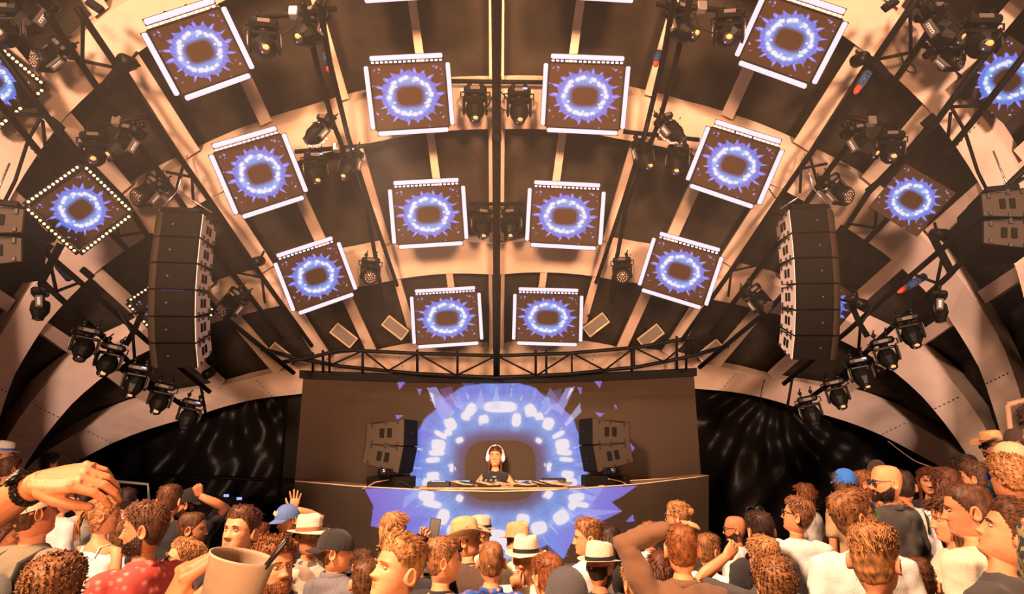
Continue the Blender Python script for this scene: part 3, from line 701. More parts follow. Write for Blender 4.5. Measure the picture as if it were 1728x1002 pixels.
# chains hanging from the two sideways lamps
m_chain = mat('chain_steel', (.75, .72, .70), .25, metal=.9)
for x0, y0, x1, y1, lb in ((1110,222,1142,240,'bright steel safety chain under the sideways eastern lamp'), (520,245,552,232,'bright steel safety chain under the sideways western lamp')):
    p0, p1 = P(x0, y0, 6.35), P(x1, y1, 6.35); b = MB(); nl = 12
    for i in range(nl):
        t = (i+.5)/nl; c = (p0+(p1-p0)*t)-p0+np.array([0, 0, -.06*4*t*(1-t)]); d = nrm(p1-p0)
        up_ = np.array([0, 1, 0]) if i % 2 else np.array([0, 0, 1]); s2 = nrm(np.cross(d, up_))
        b.tube([c+(d*.018*cos(a)+s2*.009*sin(a)) for a in np.linspace(0, 2*pi, 9)], .0045, 5, cap=False)
    o = b.build('safety_chain', m_chain); o.location = p0; o['label'] = lb; o['category'] = 'chain'
# ------------------------------------------------------------------ flood lamps with gilt reflectors
m_gold = mat('gilt_reflector', (.85, .58, .30), .28, metal=.85, bump=.5, bscale=14, emit=(1.0, .62, .30), estr=.32)
FL = [(474,599,36,'lowest outward flood lamp beside the western end of the curved truss',9.9), (580,566,36,'middle flood lamp west of the curved truss',10.0), (667,553,36,'flood lamp next to the lowest western lit tile',10.0),
      (1006,548,-36,'flood lamp next to the lowest eastern lit tile',10.0), (1098,567,-36,'middle flood lamp east of the curved truss',10.0), (1199,593,-36,'lowest outward flood lamp beside the eastern end of the curved truss',9.9)]
for px, py, ro, lb, Y in FL:
    C0 = P(px, py, Y); n = nrm(CAM-C0); u = nrm(np.cross([0, 0, 1], n)); v = np.cross(n, u)
    a = radians(-ro); u2 = u*cos(a)+v*sin(a); v2 = np.cross(n, u2)
    t = thing('flood_lamp', 'gilt '+lb, 'lamp', M=frameM(C0, u2, v2, n), group='flood lamps along the curved truss')
    b = MB(); b.box((0, 0, -.05), (.42, .21, .10), bev=.012); b.build('housing', mat('flood_grey', (.12, .10, .09), .5), t)
    b = MB(); w, h = .19, .085; b.add([(-w, -h, .003), (w, -h, .003), (w, h, .003), (-w, h, .003), (-w*.9, -h*.1, -.03), (w*.9, -h*.1, -.03), (w*.9, h*.1, -.03), (-w*.9, h*.1, -.03)], [[0, 1, 5, 4], [1, 2, 6, 5], [2, 3, 7, 6], [3, 0, 4, 7], [4, 5, 6, 7]]); b.build('reflector', m_gold, t)
    b = MB()
    for (x, y, sx, sy) in ((0, h+.01, .41, .018), (0, -h-.01, .41, .018), (-w-.008, 0, .018, .19), (w+.008, 0, .018, .19)): b.box((x, y, .006), (sx, sy, .016), bev=.003)
    b.build('bezel', mat('flood_bezel', (.45, .33, .22), .4), t)
    b = MB(); b.tube([(-.22, 0, -.05), (-.235, .0, -.05), (-.235, .03, -.22), (.235, .03, -.22), (.235, 0, -.05), (.22, 0, -.05)], .012, 6); b.tube([(0, .03, -.22), (0, .22, -.26)], .015, 6); b.build('bracket', m_black, t)
# ------------------------------------------------------------------ tall speaker arrays
m_spk = mat('speaker_black', (.0065, .005, .004), .75, bump=.5, bscale=220)
m_spkside = mat('speaker_side_lit', (.62, .54, .54), .65, bump=.1, bscale=80)  # lit look of the inward-facing side put into its pale colour
m_spkside2 = mat('speaker_side_brown', (.05, .037, .029), .7, bump=.15, bscale=80)
m_spkcol = mat('speaker_grille_highlight', (.04, .026, .017), .7, bump=.6, bscale=240)  # brown highlight along the grille bend put into its colour
m_slot = mat('slot_black', (.008, .007, .007), .9)
m_pin = mat('pin_steel', (.06, .055, .05), .4, metal=.7)
def cabinet(parent, T, s, w=1.1, h=.36, dpt=.62, side_mat=None, sx=1, colw=.24):
    """local: x across (side panel at +x*sx), y depth (front grille at -y), z up, front taller than back"""
    def tr(v): return v@np.array(T[:3, :3]).T+np.array(T[:3, 3])
    hb = h*.78
    pr = [(-w/2, -dpt/2+.10), (-w/2+colw, -dpt/2-.02), (w/2, -dpt/2), (w/2, dpt/2), (-w/2, dpt/2)]
    # body
    b = MB(); n = len(pr); bot = [(sx*x, y, -(h if y < 0 else hb)/2+.006) for x, y in pr]; top = [(sx*x, y, (h if y < 0 else hb)/2-.006) for x, y in pr]
    b.add(bot+top, [list(range(n))[::-1], list(range(n, 2*n))]+[[i, (i+1) % n, n+(i+1) % n, n+i] for i in range(n)])
    cb = b.build('cabinet', m_spk, parent, fn=tr)
    # grilles
    b = MB(); x0, x1 = sx*(-w/2+colw+.015), sx*(w/2-.02); b.box(((x0+x1)/2, -dpt/2-.012, 0), (abs(x1-x0), .014, h*.93), R=rot('Z', -sx*atan2(-.02, w-colw)), bev=.004); b.ell((sx*(w/2-.30), -dpt/2-.025, 0), (.016, .006, .016), 8, 5, mi=1); b.build('grille', [m_spk, m_pin], cb, fn=tr)
    b = MB(); xa, xb = -w/2, -w/2+colw; hh = h*.47; ya, yb = -dpt/2+.10, -dpt/2-.02
    seg = [(sx*(xa+(xb-xa)*t), ya+(yb-ya)*t-.035*sin(pi*t)-.006) for t in np.linspace(0, 1, 6)]
    V = [(x, y, -hh) for x, y in seg]+[(x, y, hh) for x, y in seg]+[(x, y+.02, -hh) for x, y in seg]+[(x, y+.02, hh) for x, y in seg]
    b.add(V, [[i, i+1, 7+i, 6+i] for i in range(5)]+[[12+i, 13+i, 19+i, 18+i][::-1] for i in range(5)]+[[0, 6, 18, 12], [5, 11, 23, 17]], smooth=False)
    b.build('side_grille', m_spkcol, cb, fn=tr)
    # side panel with two handle slots and hardware
    b = MB(); x = sx*(w/2+.008); y0, y1 = -dpt/2+.0, dpt/2-.01
    a = [(x, y0, -h/2+.012), (x, y1, -hb/2+.012), (x, y1, hb/2-.012), (x, y0, h/2-.012)]; b.hexa(a, [(px_-sx*.014, py_, pz_) for px_, py_, pz_ in a])
    sp = b.build('side_panel', side_mat or m_spkside, cb, fn=tr)
    for q in (-.075*dpt/.6, .045*dpt/.6):
        b = MB(); b.box((x+sx*.003, q, 0), (.012, .075*dpt/.6, h*.34), bev=.005); b.build('handle_slot', m_slot, cb, fn=tr)
    b = MB()
    for q in (-dpt*.34, -.02, dpt*.34): b.box((x+sx*.008, q, h*.38*(1 if q < .1 else .75)), (.014, .03, .055), bev=.004); b.box((x+sx*.008, q, -h*.38*(1 if q < .1 else .75)), (.014, .03, .04), bev=.004)
    b.tube([(x+sx*.012, -dpt*.36, h*.44), (x+sx*.012, dpt*.36, h*.36)], .006, 5)
    b.build('rigging_pin', m_pin, cb, fn=tr, kind='stuff')
    return cb
def array(label, pxs_, Y, yaw, sx, side_mat, tilt0, dt, w=1.1, h=.36, dpt=.62, group=None, hang=None, colw=.24):
    """stack of cabinets: pxs_ = (px,py) of the top centre"""
    top = P(pxs_[0], pxs_[1], Y); t = thing('speaker_array', label, 'speaker', loc=top, group=group)
    Rz = np.array(Matrix.Rotation(radians(yaw), 3, 'Z')); pos = np.zeros(3); n = len(dt)
    for i in range(n):
        ang = radians(tilt0+sum(dt[:i+1])); R = Rz@np.array(Matrix.Rotation(ang, 3, 'X'))
        # hinge on the front edge line
        front_top = pos; c = front_top+R@np.array([0, dpt/2, -h/2])
        T = np.eye(4); T[:3, :3] = R; T[:3, 3] = c
        cabinet(t, T, i, w, h, dpt, side_mat, sx, colw)
        pos = front_top+R@np.array([0, 0, -h])
    if hang:
        b = MB(); R = Rz; b.box(R@np.array([0, dpt*.45, .05]), (w*.8, dpt*.7, .06), R=R, bev=.01); b.build('hanging_frame', m_black, t)
        b = MB()
        hp = P(*hang)-top
        for q in (-.3, .3): b.tube([R@np.array([q, dpt*.45, .08]), hp], .008, 5)
        b.tube([hp, hp+np.array([0, .1, .5])], .009, 8); b.build('hoist_chain', m_chain, t)
    return t
array('tall curved speaker array of six dark cabinets, western side, inner flank lit pale', (300, 358), 6.75, 4, 1, m_spkside, 0, [0, 3, 5, 6, 7, 8], w=.55, h=.300, dpt=.42, colw=.13, group='hung speaker arrays', hang=(300, 322, 6.85))
array('tall curved speaker array of six dark cabinets, eastern side, inner flank lit pale', (1372, 352), 6.75, -4, -1, m_spkside, 0, [0, 3, 5, 6, 7, 8], w=.55, h=.300, dpt=.42, colw=.13, group='hung speaker arrays', hang=(1372, 317, 6.85))
array('short hung speaker array at the eastern picture edge, brown flank with paired slots', (1712, 338), 5.5, 70, -1, m_spkside2, 4, [0, 5], w=.64, h=.30, dpt=.385, hang=(1705, 325, 5.6))
array('short hung speaker array at the western picture edge, brown flank with paired slots', (-22, 362), 5.5, -70, 1, m_spkside2, 4, [0, 5], w=.64, h=.30, dpt=.385, hang=(-15, 350, 5.6))
# stage monitors standing on low bass boxes
def stage_stack(pxc, pyt, pyb, sx, yaw, lab):
    Yc = 9.85; zt = P(pxc, pyb, Yc)[2]; x = P(pxc, pyb, Yc)[0]
    ztop = P(pxc, pyt, Yc)[2]; h = (ztop-zt)/2*.97
    zd = 2.035
    t = thing('bass_box', 'low black box under the %s stage speaker' % lab, 'speaker', loc=(x, Yc+.1, zd), group='boxes under the stage speakers')
    b = MB(); hh = zt-zd; b.box((0, 0, hh/2), (.66, .56, hh), bev=.012); b.build('cabinet', m_spk, t)
    b = MB(); b.box((0, -.285, hh/2), (.60, .012, hh*.8), bev=.003); b.build('grille', m_spk, t)
    b = MB(); b.tube([(-sx*.5, -.1, .03), (-sx*.36, -.3, .02), (-sx*.2, -.3, hh*.6), (0, -.31, hh*.8)], .010, 6); b.build('cable', mat('cable_tan', (.45, .28, .16), .5), t)
    a = array('pair of stacked stage speakers %s of the performer, curved flank with paired slots' % lab, (pxc+sx*35, pyt), Yc+.2, sx*76, -sx, m_spkside2, -1, [0, 11], w=.62, h=h, dpt=.62, group='speakers on the desk ends', colw=.12)
    b = MB(); b.box((0, 0, 0), (.2, .18, .12), bev=.03); b.tube([(0, -.10, 0), (0, -.16, .02)], .06, 10); o = b.build('desk_lamp', m_mv); o.location = (x-sx*.05, Yc-.25, zt+.065)
    o['label'] = 'small black lamp standing at the foot of the %s stage speaker' % lab; o['category'] = 'lamp'
    b = MB(); b.ell((0, -.165, .02), (.045, .012, .045), 10, 6); b.build('lens', m_lens, o)
stage_stack(660, 708, 804, 1, 0, 'west')
stage_stack(1022, 706, 802, -1, 0, 'east')
# ------------------------------------------------------------------ black sheeting on both sides of the screen
m_tarp = mat('black_plastic_sheet', (.006, .005, .0045), .38, bump=.35, bscale=9, spec=.10, detail=6)
def tarp(x0, x1, z0, z1, Y, label, gather):
    nx, nz = 90, 60; b = MB(); V = []
    for j in range(nz+1):
        for i in range(nx+1):
            u = i/nx; v = j/nz; x = x0+(x1-x0)*u; z = z0+(z1-z0)*v
            ga = (x-gather[0]); gb = (z-gather[1]); ang = atan2(gb, ga); rr = sqrt(ga*ga+gb*gb)
            y = Y+.07*sin(ang*17+1.3*sin(rr*2))*min(1, rr*.8)+.05*sin(x*5+z*3+2*sin(z*2.1))+.03*sin(x*11-z*7)+.04*sin(3*rr+x)
            V.append((x, y, z))
    b.add(V, [[j*(nx+1)+i, j*(nx+1)+i+1, (j+1)*(nx+1)+i+1, (j+1)*(nx+1)+i] for j in range(nz) for i in range(nx)], smooth=True)
    o = b.build('plastic_sheet', m_tarp); o['label'] = label; o['category'] = 'sheet'; return o
tarp(3.72, 9.3, 1.0, 4.3, 11.9, 'crinkled black plastic sheeting gathered into folds, east of the big screen', (5.4, 3.9))
tarp(-9.3, -3.95, 1.8, 4.3, 11.9, 'crinkled black plastic sheeting above a rail, west of the big screen', (-4.6, 4.4))
b = MB(); p0, p1 = P(240, 800, 11.5), P(500, 812, 11.5); b.tube([p0, p1], .03, 6); o = b.build('sheet_rail', m_black); o['label'] = 'thin dark rail along the foot of the western sheeting'; o['category'] = 'rail'
for i, (x, y) in enumerate(((382, 836), (404, 841))):
    b = MB(); b.box((0, 0, 0), (.09, .02, .045), bev=.005); b.box((0, .02, 0), (.12, .04, .07), mi=1, bev=.008); o = b.build('indicator_lamp', [m_gl, m_black]); o.location = P(x, y, 11.4); o['label'] = 'small glowing blue-white indicator in the dark, %s of its pair' % ('western' if i == 0 else 'eastern'); o['category'] = 'lamp'; o['group'] = 'pair of blue-white indicators'
# rack in the dark
b = MB(); b.box((0, 0, .35), (.6, .4, .7), bev=.02)
o = b.build('equipment_rack', m_spk); o.location = (P(400, 870, 10.6)[0], 10.6, 1.045); o['label'] = 'dark equipment rack below the two blue-white indicators'; o['category'] = 'rack'
# ================================================================== people
def vnoise(p, sc, seed=0):
    q = p*sc+seed*7.3
    return (np.sin(q[:, 0]*1.7+np.sin(q[:, 1]*2.3+seed))+np.sin(q[:, 1]*2.1+np.sin(q[:, 2]*1.9+seed*2))+np.sin(q[:, 2]*2.7+np.sin(q[:, 0]*1.3)))/3
# cross-sections of head, neck and chest: z, half width, front, back (head centre at 0, face towards +y)
PROF = np.array([
 (.1205, .012, .014, .018), (.118, .030, .036, .045), (.108, .052, .060, .075), (.092, .065, .074, .090), (.070, .0735, .083, .099), (.045, .0765, .088, .102), (.022, .0765, .0895, .102),
 (.0, .0745, .087, .098), (-.030, .0715, .0865, .088), (-.055, .0675, .0855, .077), (-.078, .061, .0835, .067), (-.098, .050, .080, .060), (-.110, .040, .073, .058), (-.119, .046, .045, .058),
 (-.135, .053, .036, .062), (-.150, .057, .038, .067), (-.164, .064, .045, .072), (-.180, .085, .055, .080), (-.195, .105, .064, .084), (-.215, .135, .070, .088), (-.27, .160, .085, .092), (-.45, .145, .105, .095), (-.60, .14, .095, .085), (-.72, .15, .095, .10), (-.82, .155, .09, .11)])
ZR = np.concatenate([np.linspace(.1205, .10, 6), np.linspace(.09, .045, 6), np.linspace(.037, -.115, 36), np.linspace(-.12, -.25, 14), np.linspace(-.28, -.82, 8)])
NT = 44
_t = np.linspace(-pi, pi, NT, endpoint=False); TH = _t-.42*np.sin(_t)   # denser at the face (theta 0 = front)
def head_surface(th, z, fem=False, off=0.0):
    a = np.interp(-z, -PROF[:, 0], PROF[:, 1]); f = np.interp(-z, -PROF[:, 0], PROF[:, 2]); bk = np.interp(-z, -PROF[:, 0], PROF[:, 3])
    if fem:
        k = np.interp(z, [-.82, -.25, -.19, -.12, 0], [.88, .86, .80, .90, .97]); a = a*k
        f = f*np.interp(z, [-.6, -.35, -.2, 0], [1.0, 1.12, .9, 1])
    ext = np.where(np.abs(th) < pi/2, f, bk)
    p = 2.25
    c, s = np.cos(th), np.sin(th)
    r = 1/((np.abs(c)/ (ext+off))**p+(np.abs(s)/(a+off))**p)**(1/p)
    return np.stack([s*r, c*r, z+0*th], -1)
def gauss(x, s): return np.exp(-(x/s)**2)
def face_detail(V, fem=False, beard=False):
    x, y, z = V[:, 0], V[:, 1], V[:, 2]; fr = (y > .02) & (z < .06) & (z > -.125)
    ax = np.abs(x); d = np.zeros_like(x)
    nose = gauss(x, .0105+np.clip(-(z-.02)*.10, 0, .006))*np.interp(z, [-.060, -.046, -.036, -.015, .012, .03], [0, .006, .027, .017, .008, .002])
    wings = gauss(ax-.013, .008)*gauss(z+.036, .009)*.011
    eye = -gauss(ax-.031, .016)*gauss(z-.004, .011)*.011
    brow = gauss(ax-.030, .022)*gauss(z-.024, .008)*.0055
    lipu = gauss(x, .020)*gauss(z+.060, .0045)*.0065; lipl = gauss(x, .017)*gauss(z+.070, .0048)*.0065; mouth = -gauss(x, .022)*gauss(z+.065, .0022)*.004
    phil = -gauss(x, .03)*gauss(z+.052, .006)*.001
    chin = gauss(x, .020)*gauss(z+.098, .012)*.007; cheek = gauss(ax-.043, .018)*gauss(z+.022, .018)*.005
    d = nose+wings+eye+brow+lipu+lipl+mouth+phil+chin+cheek
    if fem: d -= brow*.7
    V = V.copy(); V[:, 1] += np.where(fr, d, 0)
    return V
def head_grid(fem):
    zz, tt = np.meshgrid(ZR, TH, indexing='ij')
    V = head_surface(tt.ravel(), zz.ravel(), fem); V = face_detail(V, fem)
    return V
HEADV = {f: head_grid(f) for f in (False, True)}
def grid_faces(nr, nt, off=0):
    F_ = [[off+i*nt+j, off+i*nt+(j+1) % nt, off+(i+1)*nt+(j+1) % nt, off+(i+1)*nt+j] for i in range(nr-1) for j in range(nt)]
    return F_
def ear_geo(sg):
    V = []; nr, nt = 7, 12
    for i in range(nr):
        q = i/(nr-1)
        for j in range(nt):
            a = 2*pi*j/nt; ry = .018*(1-.12*sin(a)); rz = .031*(1-.10*(sin(a) < 0))
            k = [1.0, 1.12, 1.14, 1.0, .80, .55, .30][i]; out = [-.004, .008, .016, .020, .014, .009, .008][i]
            V.append((sg*(.072+out+.006*(cos(a) < 0)), -.010+ry*k*cos(a)-out*.45, -.006+rz*k*sin(a)+.003*cos(a)))
    V.append((sg*.080, -.014, -.006))
    F_ = grid_faces(nr, nt)+[[(nr-1)*nt+j, (nr-1)*nt+(j+1) % nt, nr*nt] for j in range(nt)]
    return V, F_
def limb_rings(b, pts, rad, n=10, mi=0, flat=1.0): b.tube(pts, rad, n, mi=mi, flat=flat)
def hand_geo(b, W, R, pose='relaxed', side_=1, s=1.0, mi=0, seg=7, nails=False):
    """palm from wrist W; R columns: across (thumb side), along fingers, back of hand"""
    def T(p): return W+R@(np.array(p, float)*s*np.array([side_, 1, 1]))
    curls = {'relaxed': (20, 28, 20), 'open': (4, 6, 4), 'fist': (75, 95, 60), 'hold': (42, 55, 35), 'drop': (30, 34, 22), 'flat': (8, 10, 8), 'pinch': (50, 45, 30)}[pose]
    # palm loft
    secs = [(0, .026, .018), (.02, .032, .017), (.05, .040, .015), (.078, .042, .0135), (.096, .040, .011)]
    V = []; n = 10
    for (yy, a, h) in secs:
        for j in range(n):
            t = 2*pi*j/n; V.append(T((a*np.sign(cos(t))*abs(cos(t))**.7, yy, h*np.sign(sin(t))*abs(sin(t))**.8)))
    b.add(V, grid_faces(len(secs), n)+[list(range(n)), [(len(secs)-1)*n+j for j in range(n)]], mi, True)
    roots = [(-.031, .086, 0, .058, -5), (-.0105, .092, .001, .074, -1), (.0105, .093, .001, .081, 2), (.031, .088, 0, .072, 6)]
    for q, (x, y, z, L, sp) in enumerate(roots):
        p = np.array([x, y-.012, z]); ang = 0; pts = [p]; seg_l = (L*.46, L*.30, L*.24)
        spd = radians(sp*(3.0 if pose == 'open' else 1)*1.0)
        pts.append(np.array([x, y, z]))
        p = pts[-1]
        for k in range(3):
            ang += radians(curls[k]*(1+.12*(1.5-q)))
            d = np.array([sin(spd)*cos(ang), cos(spd)*cos(ang), -sin(ang)]); p = p+d*seg_l[k]; pts.append(p)
        P_ = []; rr = []
        r0 = (.0085, .0095, .0098, .0092)[q]
        for k in range(len(pts)): P_.append(T(pts[k])); rr.append(s*r0*(1.0, 1.05, .95, .86, .62)[k])
        # round tip
        P_.append(P_[-1]+(P_[-1]-P_[-2])/np.linalg.norm(P_[-1]-P_[-2])*r0*s*.5); rr.append(r0*s*.25)
        b.tube(P_, rr, seg, mi=mi)
    oa = 52 if pose == 'open' else (34 if pose in ('flat', 'relaxed') else 26)
    p = np.array([.022, .018, -.004]); d1 = nrm([sin(radians(oa)), cos(radians(oa)), -.35 if pose != 'open' else -.05]); p1 = p+d1*.040
    d2 = nrm([sin(radians(oa-22)), cos(radians(oa-22)), -.45 if pose != 'open' else -.05]); p2 = p1+d2*.034
    d3 = nrm([sin(radians(oa-34)), cos(radians(oa-34)), -.5 if pose != 'open' else 0]); p3 = p2+d3*.026
    b.tube([T(p), T(p1), T(p2), T(p3), T(p3+d3*.005)], [s*.013, s*.0115, s*.0102, s*.0078, s*.003], seg, mi=mi)
def remesh_arrays(mb, voxel, it):
    o = mb.build('tmp', mat('tmp', (1, 1, 1))); md = o.modifiers.new('r', 'REMESH'); md.mode = 'VOXEL'; md.voxel_size = voxel
    md = o.modifiers.new('s', 'SMOOTH'); md.iterations = it; md.factor = .5
    dg = bpy.context.evaluated_depsgraph_get(); dg.update(); ev = o.evaluated_get(dg); me = ev.to_mesh()
    n = len(me.vertices); V = np.empty(n*3); me.vertices.foreach_get('co', V); F_ = [list(p.vertices) for p in me.polygons]
    ev.to_mesh_clear(); bpy.data.objects.remove(o); return V.reshape(-1, 3), F_
def ik(Sh, Wr, L1, L2, pole):
    d = Wr-Sh; D = np.linalg.norm(d); D2 = min(D, (L1+L2)*.985)
    if D > D2: Wr = Sh+d/D*D2
    d = (Wr-Sh)/D2; a = (L1*L1-L2*L2+D2*D2)/(2*D2); h = sqrt(max(0, L1*L1-a*a))
    p = np.array(pole, float); p = p-d*np.dot(p, d); p = nrm(p)
    return Sh+d*a+p*h, Wr
HAIRC = {}
def hair_mat(col, name):
    if name in HAIRC: return HAIRC[name]
    col = (col[0]*1.08, col[1]*.84, col[2]*.66)
    m = bpy.data.materials.new('hair_'+name); m.use_nodes = True; nt = m.node_tree; b = nt.nodes['Principled BSDF']
    tc = nt.nodes.new('ShaderNodeTexCoord'); n = nt.nodes.new('ShaderNodeTexNoise'); n.inputs['Scale'].default_value = 34; n.inputs['Detail'].default_value = 6
    mp = nt.nodes.new('ShaderNodeMapping'); mp.inputs['Scale'].default_value = (1.6, 1.6, .6)
    nt.links.new(tc.outputs['Object'], mp.inputs['Vector']); nt.links.new(mp.outputs['Vector'], n.inputs['Vector'])
    r = nt.nodes.new('ShaderNodeValToRGB'); r.color_ramp.elements[0].position = .34; r.color_ramp.elements[1].position = .68
    r.color_ramp.elements[0].color = (*[c*.38 for c in col], 1); r.color_ramp.elements[1].color = (*[min(1, c*1.45) for c in col], 1)
    nt.links.new(n.outputs['Fac'], r.inputs['Fac']); nt.links.new(r.outputs['Color'], b.inputs['Base Color'])
    b.inputs['Roughness'].default_value = .55; b.inputs['Specular IOR Level'].default_value = .25
    bp = nt.nodes.new('ShaderNodeBump'); bp.inputs['Strength'].default_value = .5; bp.inputs['Distance'].default_value = .004
    nt.links.new(n.outputs['Fac'], bp.inputs['Height']); nt.links.new(bp.outputs['Normal'], b.inputs['Normal'])
    HAIRC[name] = m; return m
HC = {'blond': (.31, .175, .08), 'sandy': (.18, .095, .045), 'brown': (.075, .036, .018), 'dark': (.026, .014, .009), 'black': (.012, .008, .006), 'ginger': (.15, .060, .022), 'auburn': (.075, .028, .014), 'grey': (.25, .19, .14)}
def skin_mat(tone):
    nm = 'skin_'+tone
    if nm in MATS: return MATS[nm]
    col = {'fair': (.56, .225, .105), 'tan': (.42, .16, .072), 'deep': (.29, .105, .05)}[tone]
    m = mat(nm, col, .52, var=.13, vscale=14, bump=.12, bscale=160, spec=.3)
    b = m.node_tree.nodes['Principled BSDF']; b.inputs['Subsurface Weight'].default_value = .0
    return m
m_eye = mat('eye_white', (.42, .34, .29), .25, spec=.5); m_iris = mat('iris_dark', (.03, .018, .012), .15, spec=.6); m_lip = mat('lip', (.36, .135, .085), .5)
m_brow_cache = {}
def hairline(th, style, z):
    """>0 where hair grows"""
    a = np.abs(th)
    front = {'receding': .092, 'buzz': .062, 'short': .058, 'quiff': .060, 'curly': .055, 'long': .060, 'pony': .064, 'bun': .064, 'bob': .055, 'bald': .2}.get(style, .06)
    h = np.interp(a, [0, .55, .85, 1.15, 1.45, 1.62, 1.8, 2.1, pi], [front, front+.006, front-.012, .022, -.012, -.024, -.036, -.066, -.078])
    if style in ('long', 'bob', 'pony', 'bun'): h = np.interp(a, [0, .5, .9, 1.2, 1.5, 2.0, pi], [front, front, .035, .0, -.045, -.10, -.115])
    if style == 'receding': h = np.where(a < .9, h+.006, h)
    return z-h
def hair_geo(rng, style, col, fem, near, seed):
    """hair: shell with displaced surface plus many fine locks, in head space"""
    b = MB(); zz = np.concatenate([np.linspace(.1205, .095, 7), np.linspace(.088, -.125, 34)]); th = TH
    Z, T = np.meshgrid(zz, th, indexing='ij'); z = Z.ravel(); t = T.ravel()
    hl = hairline(t, style, z); cov = np.clip(hl/.022, -.4, 1)
    thick = {'buzz': .0035, 'receding': .005, 'short': .013, 'quiff': .018, 'curly': .020, 'long': .018, 'bob': .022, 'pony': .010, 'bun': .010}[style]
    a = np.abs(t)
    # men's cuts are full on top and close at the sides and nape
    if style in ('short', 'quiff', 'receding', 'buzz'):
        top = np.interp(z, [-.05, .02, .07, .105], [.18, .26, .65, 1.05])
        if style == 'quiff': top = np.interp(z, [-.05, .03, .07, .10], [.10, .17, .65, 1.35])
    else: top = np.interp(z, [-.1, .1], [1.0, 1.0])
    S_ = head_surface(t, z, fem)
    dr = S_.copy(); dr[:, 2] = z*.9+.01; dr /= np.linalg.norm(dr, axis=1)[:, None]
    nz = vnoise(S_, {'curly': 95, 'short': 60, 'quiff': 55}.get(style, 40), seed)
    amp = {'curly': .006, 'short': .0025, 'quiff': .003, 'long': .004, 'bob': .005}.get(style, .002)
    V = S_+dr*((thick*top*np.clip(cov, 0, 1)+.0008+amp*nz*np.clip(cov, 0, 1)-.004*(cov < 0))[:, None])
    nr, nt = len(zz), len(th); keep = hl.reshape(nr, nt) > -.009
    F_ = [f for f in grid_faces(nr, nt) if all(keep[i//nt, i % nt] for i in f)]
    # cap the crown
    cidx = len(V); V = np.vstack([V, [[0, -.003, .1205+thick*top.max()]]])
    F_ += [[j, (j+1) % nt, cidx] for j in range(nt)]
    b.add(V, F_, 0, True)
    # locks
    n = {'buzz': 200, 'receding': 260, 'curly': 1200, 'short': 850, 'quiff': 900, 'long': 500, 'bob': 500, 'pony': 420, 'bun': 420}[style]
    n = int(n*min(2.0, max(.35, near/60)))
    VV = V[:-1].reshape(nr, nt, 3); DD = dr.reshape(nr, nt, 3); H = hl.reshape(nr, nt); TP = top.reshape(nr, nt)
    ok = np.argwhere(H > .004)
    w = np.array([1.0 if zz[i] < .10 else .5 for i, j in ok]); w /= w.sum()
    pick = rng.choice(len(ok), n, p=w)
    for q in pick:
        i, j = ok[q]
        if style in ('quiff', 'short') and TP[i, j] < .38 and rng.random() < (.95 if style == 'quiff' else .7): continue
        p = VV[i, j]+rng.normal(0, .003, 3); d = DD[i, j]
        down = np.array([0, 0, -1.0]); tang = down-d*np.dot(down, d)
        swirl = np.array([-.3, .55 if zz[i] > .05 else -.3, 0]); fl = nrm(tang+swirl*1.2+rng.normal(0, .16, 3))
        if style == 'quiff' and zz[i] > .045: fl = nrm(np.array([.35, -.75, .0])-d*np.dot(d, np.array([.35, -.75, 0]))*.8+rng.normal(0, .13, 3))
        if style == 'curly': fl = nrm(rng.normal(0, 1, 3)+d*.6)
        if style in ('pony', 'bun'): fl = nrm(np.array([0, -1, .0])+tang*.2+rng.normal(0, .12, 3)-d*np.dot(d, np.array([0, -1, 0]))*.9)
        L = {'buzz': .007, 'receding': .010, 'curly': .010, 'short': .020, 'quiff': .034, 'long': .055, 'bob': .045, 'pony': .04, 'bun': .04}[style]*rng.uniform(.6, 1.3)*min(1, .12+TP[i, j]*.85)
        lift = {'buzz': .6, 'curly': .6, 'short': .08, 'quiff': .10, 'receding': .1}.get(style, .05)
        wd = {'curly': .0035, 'buzz': .0016}.get(style, .0026)*rng.uniform(.7, 1.3)
        sd = nrm(np.cross(fl, d)); p0 = p-d*.002; p1 = p0+fl*L*.55+d*(L*lift*.6+.0022); p2 = p0+fl*L+d*(L*lift-.0015)
        if style == 'curly': p2 = p1+nrm(np.cross(fl, rng.normal(0, 1, 3)))*L*.5
        b.add([p0+sd*wd, p0-sd*wd, p1-sd*wd*.8+d*.0, p1+sd*wd*.8, p2, p0+d*.003, p1+d*.003], [[0, 3, 6, 5], [5, 6, 2, 1], [3, 4, 6], [6, 4, 2], [0, 1, 2, 3]], 0, True)
    # long pieces
    def lock(pts, r0, r1, nn=6): b.tube(pts, list(np.linspace(r0, r1, len(pts))), nn, mi=0)
    if style in ('long', 'bob'):
        Lz = -.40 if style == 'long' else -.15
        k = 46 if style == 'long' else 34
        for q in range(k):
            a_ = rng.uniform(1.25, pi)*rng.choice([-1, 1]); z0 = rng.uniform(.0, .06)
            s0 = head_surface(np.array([a_]), np.array([z0]), fem, .012)[0]
            s1 = head_surface(np.array([a_]), np.array([-.09]), fem, .022)[0]
            e = np.array([s1[0]*1.15, min(s1[1]-.0, -.02) if abs(a_) > 1.7 else s1[1], Lz*rng.uniform(.8, 1.05)])
            mid = (s1+e)/2+np.array([rng.normal(0, .008), -.02, 0])
            mid[1] = min(mid[1], -.06) if abs(a_) > 1.8 else mid[1]; e[1] = min(e[1], -.095) if abs(a_) > 1.8 else e[1]
            lock([s0, s1+rng.normal(0, .004, 3), mid, e+rng.normal(0, .012, 3)], .017, .005)
    if style == 'pony':
        for q in range(16):
            r = rng.normal(0, .010, 3); lock([np.array([0, -.098, .030])+r*.4, np.array([0, -.135, .02])+r, np.array([0, -.155, -.06])+r*1.6, np.array([0, -.14, -.14])+r*2.2], .012, .003)
        b.ell((0, -.105, .03), (.02, .016, .02), 10, 6)
